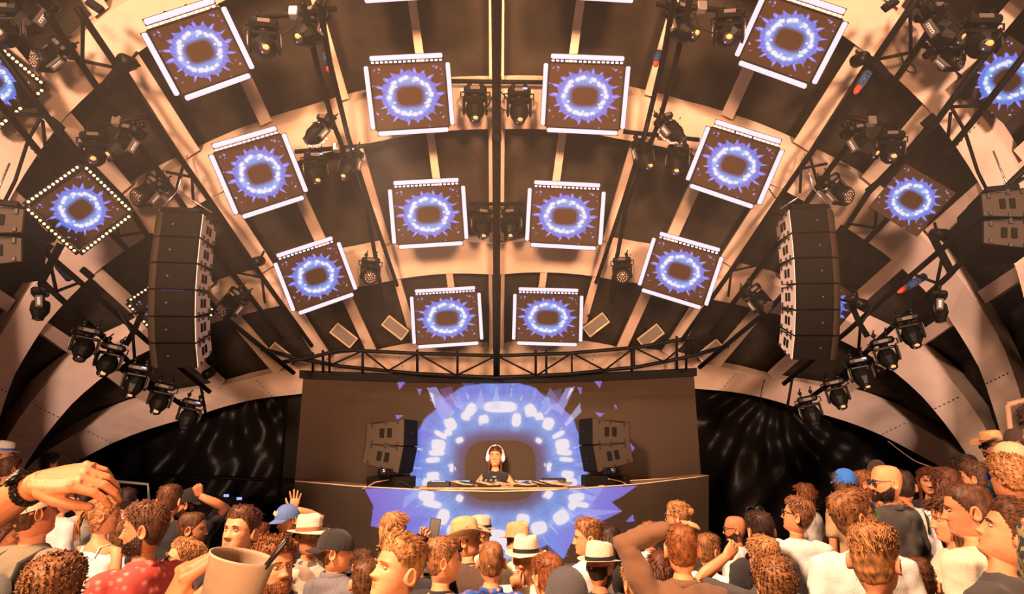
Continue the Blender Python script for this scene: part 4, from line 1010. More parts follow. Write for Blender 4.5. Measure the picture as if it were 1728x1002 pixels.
    if style == 'bun':
        c = np.array([0, -.118, .045])
        for q in range(26):
            a0 = rng.uniform(0, 2*pi); ax = nrm(rng.normal(0, 1, 3)); u_ = nrm(np.cross(ax, [0, 0, 1.0])); v_ = np.cross(ax, u_)
            lock([c+.028*(u_*cos(a0+t_)+v_*sin(a0+t_)) for t_ in np.linspace(0, 2.6, 6)], .009, .004)
        b.ell(c, (.03, .026, .03), 12, 8)
    return b
def beard_geo(rng, fem=False, full=True):
    b = MB(); zz = np.linspace(-.012, -.118, 24); sel = [i for i, t in enumerate(TH) if abs(t) < 1.75]
    for k, zc in enumerate(zz):
        pass
    Z, T = np.meshgrid(zz, TH, indexing='ij'); V = face_detail(head_surface(T.ravel(), Z.ravel(), fem)); z = Z.ravel(); t = T.ravel()
    lim = np.interp(np.abs(t), [0, .22, .32, .7, 1.2, 1.6, 1.9], [-.050, -.050, -.054, -.066, -.040, -.016, -.02])
    m = (z < lim+.010) & (np.abs(t) < 1.8) & ~((np.abs(V[:, 0]) < .019) & (z < -.055) & (z > -.074))
    dr = V.copy(); dr[:, 2] = 0; dr /= np.linalg.norm(dr, axis=1)[:, None]
    V = V+dr*(.0045+.002*vnoise(V, 160, 2))[:, None]+np.array([0, 0, -.002])
    nr, nt = len(zz), NT; mm = m.reshape(nr, nt)
    F_ = [f for f in grid_faces(nr, nt) if all(mm[i//nt, i % nt] for i in f)]
    b.add(V, F_, 0, True)
    V2 = V[m]; 
    for q in rng.choice(len(V2), 260):
        p = V2[q]; d = nrm([p[0], p[1], -.02]); fl = nrm(np.array([0, 0, -1.0])+d*.6+rng.normal(0, .3, 3)); sd = nrm(np.cross(fl, d))*.0016; L = rng.uniform(.006, .013)
        b.add([p+sd, p-sd, p+fl*L], [[0, 1, 2]], 0)
    return b
# hats in head space
def hat_geo(kind, rng):
    """returns list of (part name, MB, material key)"""
    out = []
    if kind in ('fedora', 'cowboy', 'panama'):
        b = MB(); nt = 40; rows = []
        crown_h = .115 if kind != 'cowboy' else .125
        prof = [(0, 1.0), (.02, 1.0), (.05, .98), (.08, .95), (.10, .90), (1, .84), (1.06, .66), (1.06, .34), (1.05, .05)]
        for k, (hh, sc) in enumerate(prof):
            row = []
            for j in range(nt):
                a = 2*pi*j/nt; x = .083*sc*sin(a); y = .103*sc*cos(a)-.004
                if hh >= 1: z = crown_h*hh
                else: z = crown_h*hh/.115
                # crease along the crown and front pinch
                if hh >= 1: z -= .030*math.exp(-(x/.022)**2)*(1 if kind != 'panama' else .5)*(1-.3*(y > 0))
                if hh >= 1 and y > 0: x *= 1-.30*min(1, y/.08); 
                if hh >= 1: z -= .012*(y > 0)*(y/.08)
                row.append((x, y, .048+z+.012*(y/.1)*0))
            rows += row
        b.add(rows, grid_faces(len(prof), nt)+[[(len(prof)-1)*nt+j for j in range(nt)]], 0, True)
        out.append(('crown', b, 'hat'))
        b = MB(); bw = {'fedora': .052, 'panama': .058, 'cowboy': .085}[kind]; V = []
        for layer in (0, 1):
            for k in range(6):
                q = k/5
                for j in range(nt):
                    a = 2*pi*j/nt; r = q*bw; x = (.083+r)*sin(a); y = (.103+r)*cos(a)-.004
                    if kind == 'cowboy': z = .052+q*q*(.060*abs(sin(a))**2.2-.022*abs(cos(a))**2)
                    else: z = .050+q*(-.018*cos(a) if cos(a) > 0 else .010*cos(a)*-1)+q*q*.012*abs(sin(a))-.003*q
                    V.append((x, y, z-.0035*layer))
        n1 = 6*nt
        b.add(V, grid_faces(6, nt)+grid_faces(6, nt, n1)+[[5*nt+j, 5*nt+(j+1) % nt, n1+5*nt+(j+1) % nt, n1+5*nt+j] for j in range(nt)], 0, True)
        out.append(('brim', b, 'hat'))
        b = MB(); V = []
        for hh, sc in ((.052, 1.035), (.078, 1.025)):
            for j in range(nt):
                a = 2*pi*j/nt; V.append((.083*sc*sin(a), .103*sc*cos(a)-.004, hh))
        b.add(V, grid_faces(2, nt), 0, True); out.append(('hat_band', b, 'band'))
    elif kind in ('cap', 'cap_back', 'beanie'):
        b = MB(); nt = 32; V = []; rows = 10; sgn = 1 if kind == 'cap' else -1
        for k in range(rows):
            ph = (pi/2)*k/(rows-1)
            for j in range(nt):
                a = 2*pi*j/nt; r = cos(ph)**.8; V.append((.089*r*sin(a), .110*r*cos(a)-.006, .022+.118*sin(ph)+(.012*cos(a)*sgn*cos(ph)) + (-.02 if kind == 'beanie' else 0)*(1-k/rows)))
        b.add(V, grid_faces(rows, nt), 0, True)
        out.append(('crown', b, 'hat'))
        if kind != 'beanie':
            b = MB(); V = []; m_ = 13
            for layer in (0, 1):
                for k in range(5):
                    q = k/4
                    for j in range(m_):
                        a = (-1+2*j/(m_-1))*1.05; x = (.088+.0*q)*sin(a)*(1-.10*q); y = (.104*cos(a)+q*.072*(cos(a)**.5 if cos(a) > 0 else 0))
                        V.append((x, sgn*y-.006, .036-.020*q-.012*(x/.08)**2*1.2-.004*layer))
            n1 = 5*m_
            g = [[i*m_+j, i*m_+j+1, (i+1)*m_+j+1, (i+1)*m_+j] for i in range(4) for j in range(m_-1)]
            b.add(V, g+[[q+n1 for q in f] for f in g]+[[4*m_+j, 4*m_+j+1, n1+4*m_+j+1, n1+4*m_+j] for j in range(m_-1)], 0, True)
            out.append(('bill', b, 'bill'))
            b = MB(); b.ell((0, -.006, .142), (.007, .007, .004), 8, 4)
            for a in np.linspace(0, 2*pi, 6, endpoint=False):
                b.tube([(.089*1.006*cos(ph)**.8*sin(a), .110*1.006*cos(ph)**.8*cos(a)-.006, .0235+.118*sin(ph)+.012*cos(a)*sgn*cos(ph)) for ph in np.linspace(.05, pi/2-.05, 8)], .0012, 4)
            out.append(('cap_seam', b, 'hat'))
    return out
def glasses_geo(style):
    fr = MB(); ln = MB(); z0, y0 = .006, .104
    if style == 'shield':
        V = []; n = 14
        for layer in (0, 1):
            for zz in (z0-.022, z0+.020):
                for j in range(n): 
                    a = (-1+2*j/(n-1))*1.0; V.append((.086*sin(a), .024+.086*cos(a)+.004*layer, zz))
        ln.add(V, [[j, j+1, n+j+1, n+j] for j in range(n-1)]+[[2*n+j, 2*n+j+1, 3*n+j+1, 3*n+j] for j in range(n-1)], 0, True)
        fr.tube([(.087*sin(a), .024+.087*cos(a), z0+.021) for a in np.linspace(-1.0, 1.0, 14)], .003, 6)
    else:
        for s_ in (-1, 1):
            pts = [(s_*.033+.024*cos(a)*(1), y0-.006*abs(cos(a)), z0+.018*sin(a)) for a in np.linspace(0, 2*pi, 15)]
            fr.tube(pts, .0022 if style == 'thin' else .0035, 5, cap=False)
            ln.add([(x, y, z) for x, y, z in pts[:-1]], [list(range(14))], 0)
        fr.tube([(-.010, y0+.002, z0+.006), (0, y0+.005, z0+.008), (.010, y0+.002, z0+.006)], .002, 5)
    for s_ in (-1, 1): fr.tube([(s_*.060 if style != 'shield' else s_*.074, y0-.008 if style != 'shield' else .070, z0+.010), (s_*.078, .03, z0+.010), (s_*.080, -.012, z0+.012), (s_*.078, -.030, z0-.012)], .0022, 5)
    return fr, ln
CLOTH = {}
def cloth(name, col, kind='plain', col2=None, col3=None):
    if name in MATS: return MATS[name]
    if kind == 'plain': return mat(name, col, .85, bump=.35, bscale=240, var=.10, vscale=5, sheen=.1)
    m = bpy.data.materials.new(name); m.use_nodes = True; nt = m.node_tree; b = nt.nodes['Principled BSDF']; b.inputs['Roughness'].default_value = .8; b.inputs['Specular IOR Level'].default_value = .1
    tc = nt.nodes.new('ShaderNodeTexCoord'); r = nt.nodes.new('ShaderNodeValToRGB')
    if kind == 'stripe':
        w = nt.nodes.new('ShaderNodeTexWave'); w.inputs['Scale'].default_value = 14; nt.links.new(tc.outputs['Object'], w.inputs['Vector']); src = w.outputs['Fac']
    else:
        v = nt.nodes.new('ShaderNodeTexVoronoi'); v.inputs['Scale'].default_value = 26 if kind == 'floral' else 15
        n = nt.nodes.new('ShaderNodeTexNoise'); n.inputs['Scale'].default_value = 16; n.inputs['Detail'].default_value = 3
        nt.links.new(tc.outputs['Object'], n.inputs['Vector'])
        nt.links.new(n.outputs['Color'], v.inputs['Vector']) if kind == 'marble' else nt.links.new(tc.outputs['Object'], v.inputs['Vector'])
        if kind == 'marble': v.inputs['Scale'].default_value = 6
        src = v.outputs['Color'] if kind != 'floral' else v.outputs['Distance']
    if kind == 'marble' :
        sp = nt.nodes.new('ShaderNodeSeparateColor'); nt.links.new(src, sp.inputs['Color']); src = sp.outputs[0]
    r.color_ramp.interpolation = 'CONSTANT' if kind != 'stripe' else 'LINEAR'
    e = r.color_ramp.elements; e[0].position = 0; e[0].color = (*col2, 1); e[1].position = .34 if kind == 'floral' else .5; e[1].color = (*col, 1)
    if col3: q = e.new(.16 if kind == 'floral' else .28); q.color = (*col3, 1)
    nt.links.new(src, r.inputs['Fac']); nt.links.new(r.outputs['Color'], b.inputs['Base Color'])
    MATS[name] = m; return m
tex_fold = bpy.data.textures.new('fold_clouds', 'CLOUDS'); tex_fold.noise_scale = .13; tex_fold.noise_depth = 2
SPOTS = []
def rotZ(p, a): c, s = cos(a), sin(a); return np.stack([p[..., 0]*c-p[..., 1]*s, p[..., 0]*s+p[..., 1]*c, p[..., 2]], -1)
m_trouser = cloth('trousers_dark', (.03, .03, .04)); m_trouser2 = cloth('trousers_khaki', (.20, .15, .10)); m_shoe = mat('shoe_dark', (.03, .025, .02), .5)
def person(label, px, py, hpx, yaw, hair='short', hc='brown', top=None, byaw=None, fem=False, tone='fair', beard=None, hat=None, hatm=None, bandm=None, billm=None,
           glasses=None, pitch=0, roll=0, sleeve='short', arms=None, collar=None, height=None, extra=None, lean=0, depth=None, tank=False, seed=None, neckband=True, scale=1.0, group='people in the audience', floor_spot=True, armscale=1.0):
    seed = seed if seed is not None else int(px*7+py*3) % 9973; rng = np.random.default_rng(seed); rnd = random.Random(seed)
    zc = depth or .248*F/hpx
    if floor_spot:
        best = None
        for k in (0, .03, -.03, .06, -.06, .09, -.09, .12, -.12, .15, -.15, .18, -.18, .22):
            q = U(px, py, zc*(1+k)); dm = min([sqrt((q[0]-a[0])**2+(q[1]-a[1])**2) for a in SPOTS] or [9])
            if q[1] > 8.75: dm = 0
            if dm > .40: best = k; break
            if best is None or dm > bd: best, bd = k, dm
        zc *= 1+best
    Hd = U(px, py, zc)
    if byaw is None: byaw = yaw*.75 if abs(yaw) <= 110 else yaw
    Hh = height or (rng.uniform(1.62, 1.70) if fem else rng.uniform(1.72, 1.84))
    foot = Hd[2]+(.12-Hh)*scale; s = Hh/1.76*armscale
    M = Matrix.Translation((Hd[0], Hd[1], foot))@Matrix.Rotation(radians(-byaw), 4, 'Z')@Matrix.Scale(scale, 4)
    zoff = (Hd[2]-foot)/scale             # head centre height in local frame
    t = thing('person', label, 'person', M=M, group=group)
    if floor_spot: SPOTS.append((Hd[0], Hd[1], foot))
    hy = radians(-(yaw-byaw)); Rp = np.array(Matrix.Rotation(radians(-pitch), 3, 'X')); Rr = np.array(Matrix.Rotation(radians(roll), 3, 'Y'))
    def warp(V, rigid=False):     # head space -> local space; the head turns on the neck
        V = np.asarray(V, float).copy(); w = np.clip((V[:, 2]+.175)/.055, 0, 1) if not rigid else np.ones(len(V))
        pv = np.array([0, -.012, -.125]); Q = V.copy()
        Q = (Q-pv)@Rp.T@Rr.T+pv; Q = rotZ(Q-[0, -.01, 0], hy)+[0, -.01, 0]
        V = V*(1-w[:, None])+Q*w[:, None]
        if lean: 
            a = radians(lean); 
            zz = np.clip(-V[:, 2]-.25, 0, .6); V[:, 1] -= zz*sin(a)
        V[:, 2] += zoff
        return V
    wr = lambda V: warp(V, True)
    sk = skin_mat(tone)
    # ---- body: head, neck, trunk, arms, hands and legs in one mesh
    b = MB(); HV = HEADV[fem]; F_ = grid_faces(len(ZR), NT)
    V = warp(HV)
    b.add(V, F_+[list(range(NT)), [(len(ZR)-1)*NT+j for j in range(NT)]], 0, True)
    lipc = [k for k in range(len(b.f)) if len(b.f[k]) == 4 and abs(HV[b.f[k][0]][2]+.0655) < .0075 and abs(HV[b.f[k][0]][0]) < .019 and HV[b.f[k][0]][1] > .06]
    for k in lipc: b.m[k] = 1
    for sg in (-1, 1):
        ev, ef = ear_geo(sg); b.add(wr(np.array(ev)), ef, 0, True)
    shw = (.172 if not fem else .150)
    AR = []; L1, L2 = .29*s, .26*s
    iM = np.array(M.inverted())
    for sg in (-1, 1):
        Sh = np.array([sg*shw, 0, zoff-.230]); a = (arms or {}).get(sg)
        if lean: Sh[1] -= .012*lean/10
        if a is None:
            El = Sh+np.array([sg*.055, -.03, -L1]); Wr = El+np.array([-sg*.03, .07, -L2+.02]); hp = 'relaxed'; Rh = np.column_stack([[0, 1, 0], [0, .15, -1], [sg, 0, 0]]); hs = 1 
            hd = nrm(Wr-El); x_ = nrm(np.cross(hd, [sg, 0, 0])); Rh = np.column_stack([np.array([0, 1., 0]), hd, np.array([sg*1., 0, 0])])
        else:
            tgt, pole, hp = a['to'], a.get('pole', (sg*.6, 0, -.6)), a.get('hand', 'relaxed')
            if a.get('px'): 
                w_ = U(tgt[0], tgt[1], zc+tgt[2]); tl = iM@np.array([*w_, 1]); tgt = tl[:3]
            else: tgt = np.array(tgt)+[0, 0, zoff]
            El, Wr = ik(Sh, np.array(tgt, float), L1, L2, pole)
            hd = nrm(Wr-El); 
            if a.get('dir') is not None: hd = nrm(np.array(M.to_3x3().inverted())@np.array(a['dir'], float)) if a.get('wdir') else nrm(a['dir'])
            bk = np.array(a.get('back', (0, -1, 0)), float)
            if a.get('wback') is not None: bk = np.array(M.to_3x3().inverted())@np.array(a['wback'], float)
            bk = nrm(bk-hd*np.dot(bk, hd)); ac = np.cross(hd, bk)
            if a.get('flip'): ac = -ac
            Rh = np.column_stack([ac, hd, bk])
        AR.append((sg, Sh, El, Wr))
        mid1 = Sh*.5+El*.5; mid2 = El*.6+Wr*.4
        k = .88 if fem else 1.0
        b.tube([Sh+np.array([-sg*.05, 0, .0]), Sh, mid1, El, mid2, Wr], [.040*k, .044*k, .043*k, .038*k, .040*k, .0265*k], 12)
        fine = bool(a and a.get('fine'))
        if fine:
            fb = MB(); fb.tube([Sh+np.array([-sg*.05, 0, .0]), Sh, mid1, El, mid2, El*.2+Wr*.8, Wr+hd*.01], [.050*k, .052*k, .047*k, .043*k, .045*k, .033, .029], 14)
            hand_geo(fb, Wr-hd*.012, Rh, hp, 1, a.get('hs', 1.0)*s, seg=10)
            for q, (x_, y_) in enumerate(((-.031, .086), (-.0105, .092), (.0105, .093), (.031, .088))):
                c_ = Wr-hd*.012+Rh@(np.array([x_, y_-.004, .008])*a.get('hs', 1.0)*s); fb.ell(c_, (.009, .009, .008), 8, 6)
                fb.tube([c_, Wr+Rh@(np.array([x_*.35, .01, .010])*s)], [.0042, .003], 6)
            fv, ff = remesh_arrays(fb, a.get('vox', .0034), 3); b.add(fv, ff, 0, True)
            continue
        if a is None: hand_geo(b, Wr-hd*.012, Rh, hp, 1, .95*s*(.93 if fem else 1), seg=6)
        else: hand_geo(b, Wr-hd*.012, Rh, hp, 1, 1.0*s*(.93 if fem else 1), seg=8 if hpx > 50 else 6)
    for sg in (-1, 1):
        hip = np.array([sg*.088, -lean*.006, zoff-.80]); ft = np.array([sg*.10, -lean*.006, .07])
        b.tube([hip+[0, 0, .10], hip, hip*.5+ft*.5+[0, .02, .02], ft*.75+hip*.25+[0, -.02, 0], ft], [.09, .088, .062, .052, .040], 8)
    if hat == 'band': pass
    body = b.build('body', [sk, m_lip], t)
    # ---- eyes and brows
    vis = abs(yaw) > 55
    if vis:
        for sg in (-1, 1):
            e = MB(); e.ell((sg*.031, .0775, .004), (.0115, .0085, .0052), 12, 8); e.ell((sg*.031, .0812, .004), (.0050, .0055, .0048), 10, 6, mi=1)
            e.build('eye', [m_eye, m_iris], body, fn=wr)
            e = MB(); e.tube([(sg*.014, .0975, .0205), (sg*.030, .0960, .0255), (sg*.048, .084, .0205)], [.0026, .0036, .0018], 6); e.build('eyebrow', hair_mat(HC[hc], hc), body, fn=wr)
    if beard:
        beard_geo(rng).build('beard', hair_mat(HC[beard], beard), body, fn=wr)
    # ---- hair
    if hair != 'bald':
        st = hair
        if hat in ('cap', 'cap_back', 'fedora', 'panama', 'cowboy', 'beanie') and hair in ('short', 'quiff', 'curly'): st = 'buzz' if hair != 'curly' else 'short'
        h = hair_geo(rng, st, hc, fem, hpx, seed % 50)
        hcap = hat is not None
        def hw(V):
            V = np.array(V)
            if hcap: V = V.copy(); k = V[:, 2] > .02; V[k] = V[k]*np.array([.90, .90, .86]); V[k, 2] -= .004
            return wr(V)
        h.build('hair', hair_mat(HC[hc], hc), body, fn=hw)
    # ---- hat
    if hat:
        for nm, mb, key in hat_geo(hat, rng):
            mm = {'hat': hatm, 'band': bandm or hatm, 'bill': billm or hatm}[key]
            mb.build(nm, mm, t, fn=lambda V: wr(np.array(V)*[1.05, 1.05, 1.0]))
    if glasses:
        st, where, lm = glasses; fr, ln = glasses_geo(st)
        def gw(V):
            V = np.array(V)
            if where == 'top': V = V@np.array(Matrix.Rotation(radians(52), 3, 'X')).T+np.array([0, .000, .062])
            return wr(V)
        g = fr.build('glasses', mat('glasses_frame', (.02, .018, .02), .3, spec=.5), t, fn=gw)
        ln.build('lens', lm or mat('dark_lens', (.015, .012, .012), .1, spec=.8), g, fn=gw)
    # ---- clothes: one closed garment grown smooth over trunk and sleeves
    top = top or cloth('tee_black', (.02, .02, .022))
    b = MB(); kf = .88 if fem else 1.0
    secs = [(-.160, .066, .052, .078), (-.178, .092, .062, .090), (-.202, .145, .078, .100), (-.232, .188, .095, .108), (-.29, .200, .112, .115), (-.42, .182, .120, .110), (-.56, .160, .112, .100), (-.68, .170, .112, .110), (-.80, .178, .112, .118), (-.86, .178, .110, .118)]
    if collar == 'hood': secs[0] = (-.145, .080, .066, .100); secs[1] = (-.175, .110, .080, .115)
    if tank: secs = [(-.235, .095, .085, .085)]+[(z, a*.93, f*.98, k*.98) for z, a, f, k in secs[4:]]
    V = []; n = 24
    for (z, a, f, bk) in secs:
        for j in range(n):
            th = 2*pi*j/n; c, s2 = cos(th), sin(th); ext = f if c > 0 else bk; p_ = 2.3
            r = 1/((abs(c)/ext)**p_+(abs(s2)/(a*kf))**p_)**(1/p_); V.append((s2*r, c*r, z))
    b.add(V, grid_faces(len(secs), n)+[list(range(n)), [(len(secs)-1)*n+j for j in range(n)]], 0, True)
    b.v = [tuple(q) for q in warp(np.array(b.v))]
    if not tank:
        for sg, Sh, El, Wr in AR:
            k = .9 if fem else 1.0
            if sleeve == 'long': pts, rad = [Sh+[-sg*.06, 0, .005], Sh, Sh*.5+El*.5, El, El*.5+Wr*.5, Wr*.97+El*.03], [.066*k, .068*k, .062*k, .054*k, .050*k, .040*k]
            else: pts, rad = [Sh+[-sg*.06, 0, .005], Sh, Sh*.45+El*.55, Sh*.2+El*.8], [.066*k, .068*k, .064*k, .066*k]
            if sleeve != 'none': b.tube(pts, rad, 12)
            else: b.ell(Sh+np.array([-sg*.03, 0, .0]), (.055, .055, .055), 10, 8)
    sh = b.build('shirt' if collar != 'hood' else 'hooded_top', top, t)
    md = sh.modifiers.new('remesh', 'REMESH'); md.mode = 'VOXEL'; md.voxel_size = .016 if hpx > 60 else .021; md.use_smooth_shade = True
    md = sh.modifiers.new('smooth', 'SMOOTH'); md.iterations = 5 if hpx > 60 else 3; md.factor = .6
    md = sh.modifiers.new('folds', 'DISPLACE'); md.texture = tex_fold; md.texture_coords = 'GLOBAL'; md.strength = .055 if sleeve == 'long' else .042; md.mid_level = .34
    if neckband and not tank:
        b = MB(); rx, ryf, rz = (.058*kf, .048, -.156) if collar != 'hood' else (.070, .06, -.138)
        th_ = .0065 if collar is None else (.016 if collar != 'hood' else .022)
        b.tube([(rx*sin(a)*1.06, (ryf if cos(a) > 0 else .078)*cos(a), rz-.014*(cos(a) > 0)*cos(a)-.003) for a in np.linspace(0, 2*pi, 25)], th_, 8, cap=False, flat=1.4)
        b.build('collar', top, t, fn=lambda V: warp(np.array(V)))
    if tank:
        b = MB()
        for sg in (-1, 1):
            b.tube([(sg*.075, .082, -.27), (sg*.082, .055, -.215), (sg*.080, .0, -.192), (sg*.070, -.07, -.205), (sg*.065, -.095, -.27)], .011, 6, flat=.5)
        b.build('shoulder_strap', top, t, fn=lambda V: warp(np.array(V)))
    b = MB()
    for sg in (-1, 1):
        hip = np.array([sg*.088, -lean*.006, zoff-.80]); ft = np.array([sg*.10, -lean*.006, .05])
        b.tube([hip+[0, 0, .12], hip, hip*.5+ft*.5+[0, .02, .02], ft*.7+hip*.3+[0, -.02, 0], ft], [.105, .112, .082, .070, .062], 10)
    b.build('trousers', m_trouser if rnd.random() < .7 else m_trouser2, t)
    for sg in (-1, 1):
        b = MB(); V = []; 
        for (yy, a, h) in ((-.09, .03, .06), (-.07, .038, .085), (-.02, .04, .09), (.06, .045, .06), (.13, .047, .045), (.17, .03, .03)):
            for j in range(10):
                an = 2*pi*j/10; V.append((sg*.10+a*cos(an), yy-lean*.006, max(0.002, h*.5+h*.5*sin(an))))
        b.add(V, grid_faces(6, 10)+[list(range(10)), [50+j for j in range(10)]], 0, True); b.build('shoe', m_shoe, t)
    if extra: extra(t, M, warp, wr, zoff, s, AR, sh)
    return t, M, warp, wr, zoff, AR
# garments
T_ = dict(
 black=cloth('tee_black', (.022, .020, .022)), navy=cloth('tee_navy', (.03, .035, .06)), olive=cloth('shirt_olive', (.17, .14, .09)), grey=cloth('tee_grey', (.13, .11, .10)), charcoal=cloth('jacket_charcoal', (.055, .048, .045)),
 white=cloth('tee_white', (.66, .61, .58)), cream=cloth('jacket_cream', (.62, .52, .38)), brown=cloth('sweater_brown', (.13, .065, .035)), tan=cloth('top_tan', (.40, .25, .13)), pink=cloth('top_pink', (.60, .25, .19)),
 red=cloth('shirt_red_floral', (.42, .06, .05), 'floral', (.58, .24, .18), (.50, .12, .10)), blue=cloth('shirt_blue_floral', (.03, .08, .32), 'floral', (.75, .75, .80), (.45, .10, .08)),
 bw=cloth('shirt_leaf_print', (.55, .47, .38), 'blotch', (.09, .07, .06), (.30, .22, .16)), multi=cloth('jacket_marbled', (.32, .27, .12), 'marble', (.04, .05, .06), (.42, .10, .09)), hood=cloth('hood_grey', (.12, .11, .12), 'stripe', (.10, .095, .105)),
 teal=cloth('shirt_teal', (.06, .34, .40), 'stripe', (.02, .10, .13)), pale=cloth('top_pale_green', (.50, .62, .52)), ltblue=cloth('top_light_blue', (.42, .52, .66)), orange=cloth('top_coral', (.62, .20, .12)), dbrown=cloth('shirt_dark_brown', (.07, .042, .030)))
straw = mat('straw', (.56, .36, .19), .7, bump=.9, bscale=180, var=.15, vscale=40); straw_pale = mat('straw_pale', (.72, .60, .46), .7, bump=.8, bscale=190, var=.1, vscale=40)
band_k = mat('band_black', (.02, .018, .018), .6); band_r = mat('band_brown', (.28, .10, .05), .6); band_b = mat('band_blue', (.05, .09, .30), .6)
cap_blue = cloth('cap_denim_blue', (.10, .17, .40)); cap_royal = cloth('cap_royal_blue', (.04, .17, .62)); cap_black = cloth('cap_black', (.022, .018, .018)); cap_cream = cloth('cap_cream', (.55, .48, .32)); cap_grey = cloth('cap_charcoal', (.055, .050, .055)); cap_tan = cloth('cap_tan', (.50, .36, .20)); cap_white = cloth('cap_white', (.75, .7, .65)); cap_dark = cloth('cap_brown', (.06, .035, .025))
blue_lens = mat('mirror_lens_blue', (.05, .12, .65), .12, metal=.7); green_lens = mat('mirror_lens_green', (.12, .55, .14), .12, metal=.6)
def strap_extra(col=(.03, .025, .02), both=True):
    def f(t, M, warp, wr, zoff, s, AR, sh):
        mm = mat('pack_strap', col, .7)
        for sg in ((-1, 1) if both else (1,)):
            b = MB(); b.tube([(sg*.11, .128, -.40), (sg*.115, .122, -.27), (sg*.112, .07, -.203), (sg*.108, -.02, -.180), (sg*.10, -.105, -.22), (sg*.09, -.13, -.34)], .022, 6, flat=.35)
            b.build('pack_strap', mm, t, fn=lambda V: warp(np.array(V)))
    return f
def pack_extra(t, M, warp, wr, zoff, s, AR, sh):
    strap_extra()(t, M, warp, wr, zoff, s, AR, sh)
    b = MB(); V = []; secs = [(-.26, .05, .03), (-.28, .11, .06), (-.40, .14, .08), (-.55, .15, .09), (-.66, .13, .07), (-.69, .05, .03)]
    for z, a, d in secs:
        for j in range(16):
            th = 2*pi*j/16; V.append((a*cos(th), -.16+d*sin(th), z))
    b.add(V, grid_faces(6, 16)+[list(range(16)), [80+j for j in range(16)]], 0, True)
    b.build('backpack', cloth('pack_grey', (.09, .085, .075)), t, fn=lambda V: warp(np.array(V)))
def print_extra(col, w=.10, h=.05, y=-.128, z=-.45):
    def f(t, M, warp, wr, zoff, s, AR, sh):
        b = MB(); b.box((0, y, z), (w, .006, h)); b.build('shirt_print', mat('print_red', col, .7), t, fn=lambda V: warp(np.array(V)))
    return f
# white lettering blocks and monogram on the caps
def glyph(b, rows, org, ux, uy, px_, th=.003, n=None):
    for r, row in enumerate(rows):
        for c, ch in enumerate(row):
            if ch == '#': b.box(org+ux*px_*(c-len(row[0])/2+.5)-uy*px_*(r-len(rows)/2+.5), (px_*1.03, th, px_*1.03), R=np.column_stack([ux, nrm(np.cross(uy, ux)), uy]))
def la_extra(t, M, warp, wr, zoff, s, AR, sh):
    b = MB(); glyph(b, ["#...#..", "#..#.#.", "#..###.", "#..#.#.", "###...."], np.array([0, .1005, .085]), nrm([1, 0, 0]), nrm([0, -.45, 1]), .0085)
    b.build('cap_monogram', mat('monogram_cream', (.85, .72, .55), .6), t, fn=wr, kind='stuff')
def hatmark(t, M, warp, wr, zoff, s, AR, sh):
    b = MB(); b.ell((.078, .015, .10), (.006, .022, .020), 10, 6, R=rot('X', .5)); b.build('hat_emblem', mat('emblem_red', (.55, .10, .06), .5), t, fn=wr)
def phones_extra(t, M, warp, wr, zoff, s, AR, sh):
    w = mat('headphone_white', (.85, .82, .82), .6, bump=.8, bscale=60)
    b = MB(); b.tube([(.092*sin(a), .02, .115*cos(a)+.018) for a in np.linspace(-1.75, 1.75, 18)], .022, 8); b.build('headphone_band', w, t, fn=wr)
    for sg in (-1, 1):
        b = MB(); b.ell((sg*.095, .01, -.008), (.026, .040, .048), 12, 8); b.build('ear_cup', w, t, fn=wr)
    b = MB(); 
    for k in range(26):
        a = -1.5+3.0*k/25; b.ell((.075*sin(a), .075*cos(a)+.012, -.175-.05*cos(a)), (.0075, .0075, .0075), 6, 4)
    b.build('necklace', mat('necklace_white', (.85, .82, .8), .3), t, fn=lambda V: warp(np.array(V)), kind='stuff')
    b = MB(); b.box((0, .120, -.36), (.20, .012, .05), bev=.004); b.build('shirt_print', mat('print_coral', (.75, .25, .16), .6), t, fn=lambda V: warp(np.array(V)))
    b = MB(); b.box((.01, .118, -.44), (.16, .012, .07), bev=.004); b.build('shirt_print', mat('print_lilac', (.5, .38, .75), .6), t, fn=lambda V: warp(np.array(V)))
    for sg, Sh, El, Wr in AR:
        b = MB(); b.tube([El*.9+Sh*.1, El, El*.5+Wr*.5, Wr], [.043, .044, .042, .031], 10); b.build('long_glove', cloth('glove_black', (.012, .011, .012)), t)
P_ = person
# performer behind the desk
P_('woman in a black cut-off top and white fluffy headphones playing behind the desk', 836, 772, 29, 186, 'long', 'auburn', T_['black'], fem=True, byaw=184, depth=10.0, pitch=-14, sleeve='none', scale=1.32, height=1.27, armscale=1.32,
   arms={1: dict(to=(.03, .27, -.37), pole=(1, .1, -.35), hand='flat', dir=(-.6, .7, -.2), back=(0, 0, 1)), -1: dict(to=(-.08, .25, -.40), pole=(-1, 0, -.5), hand='flat', dir=(.3, .8, -.2), back=(0, 0, 1))}, extra=phones_extra, group='performer', floor_spot=False)
EL = dict
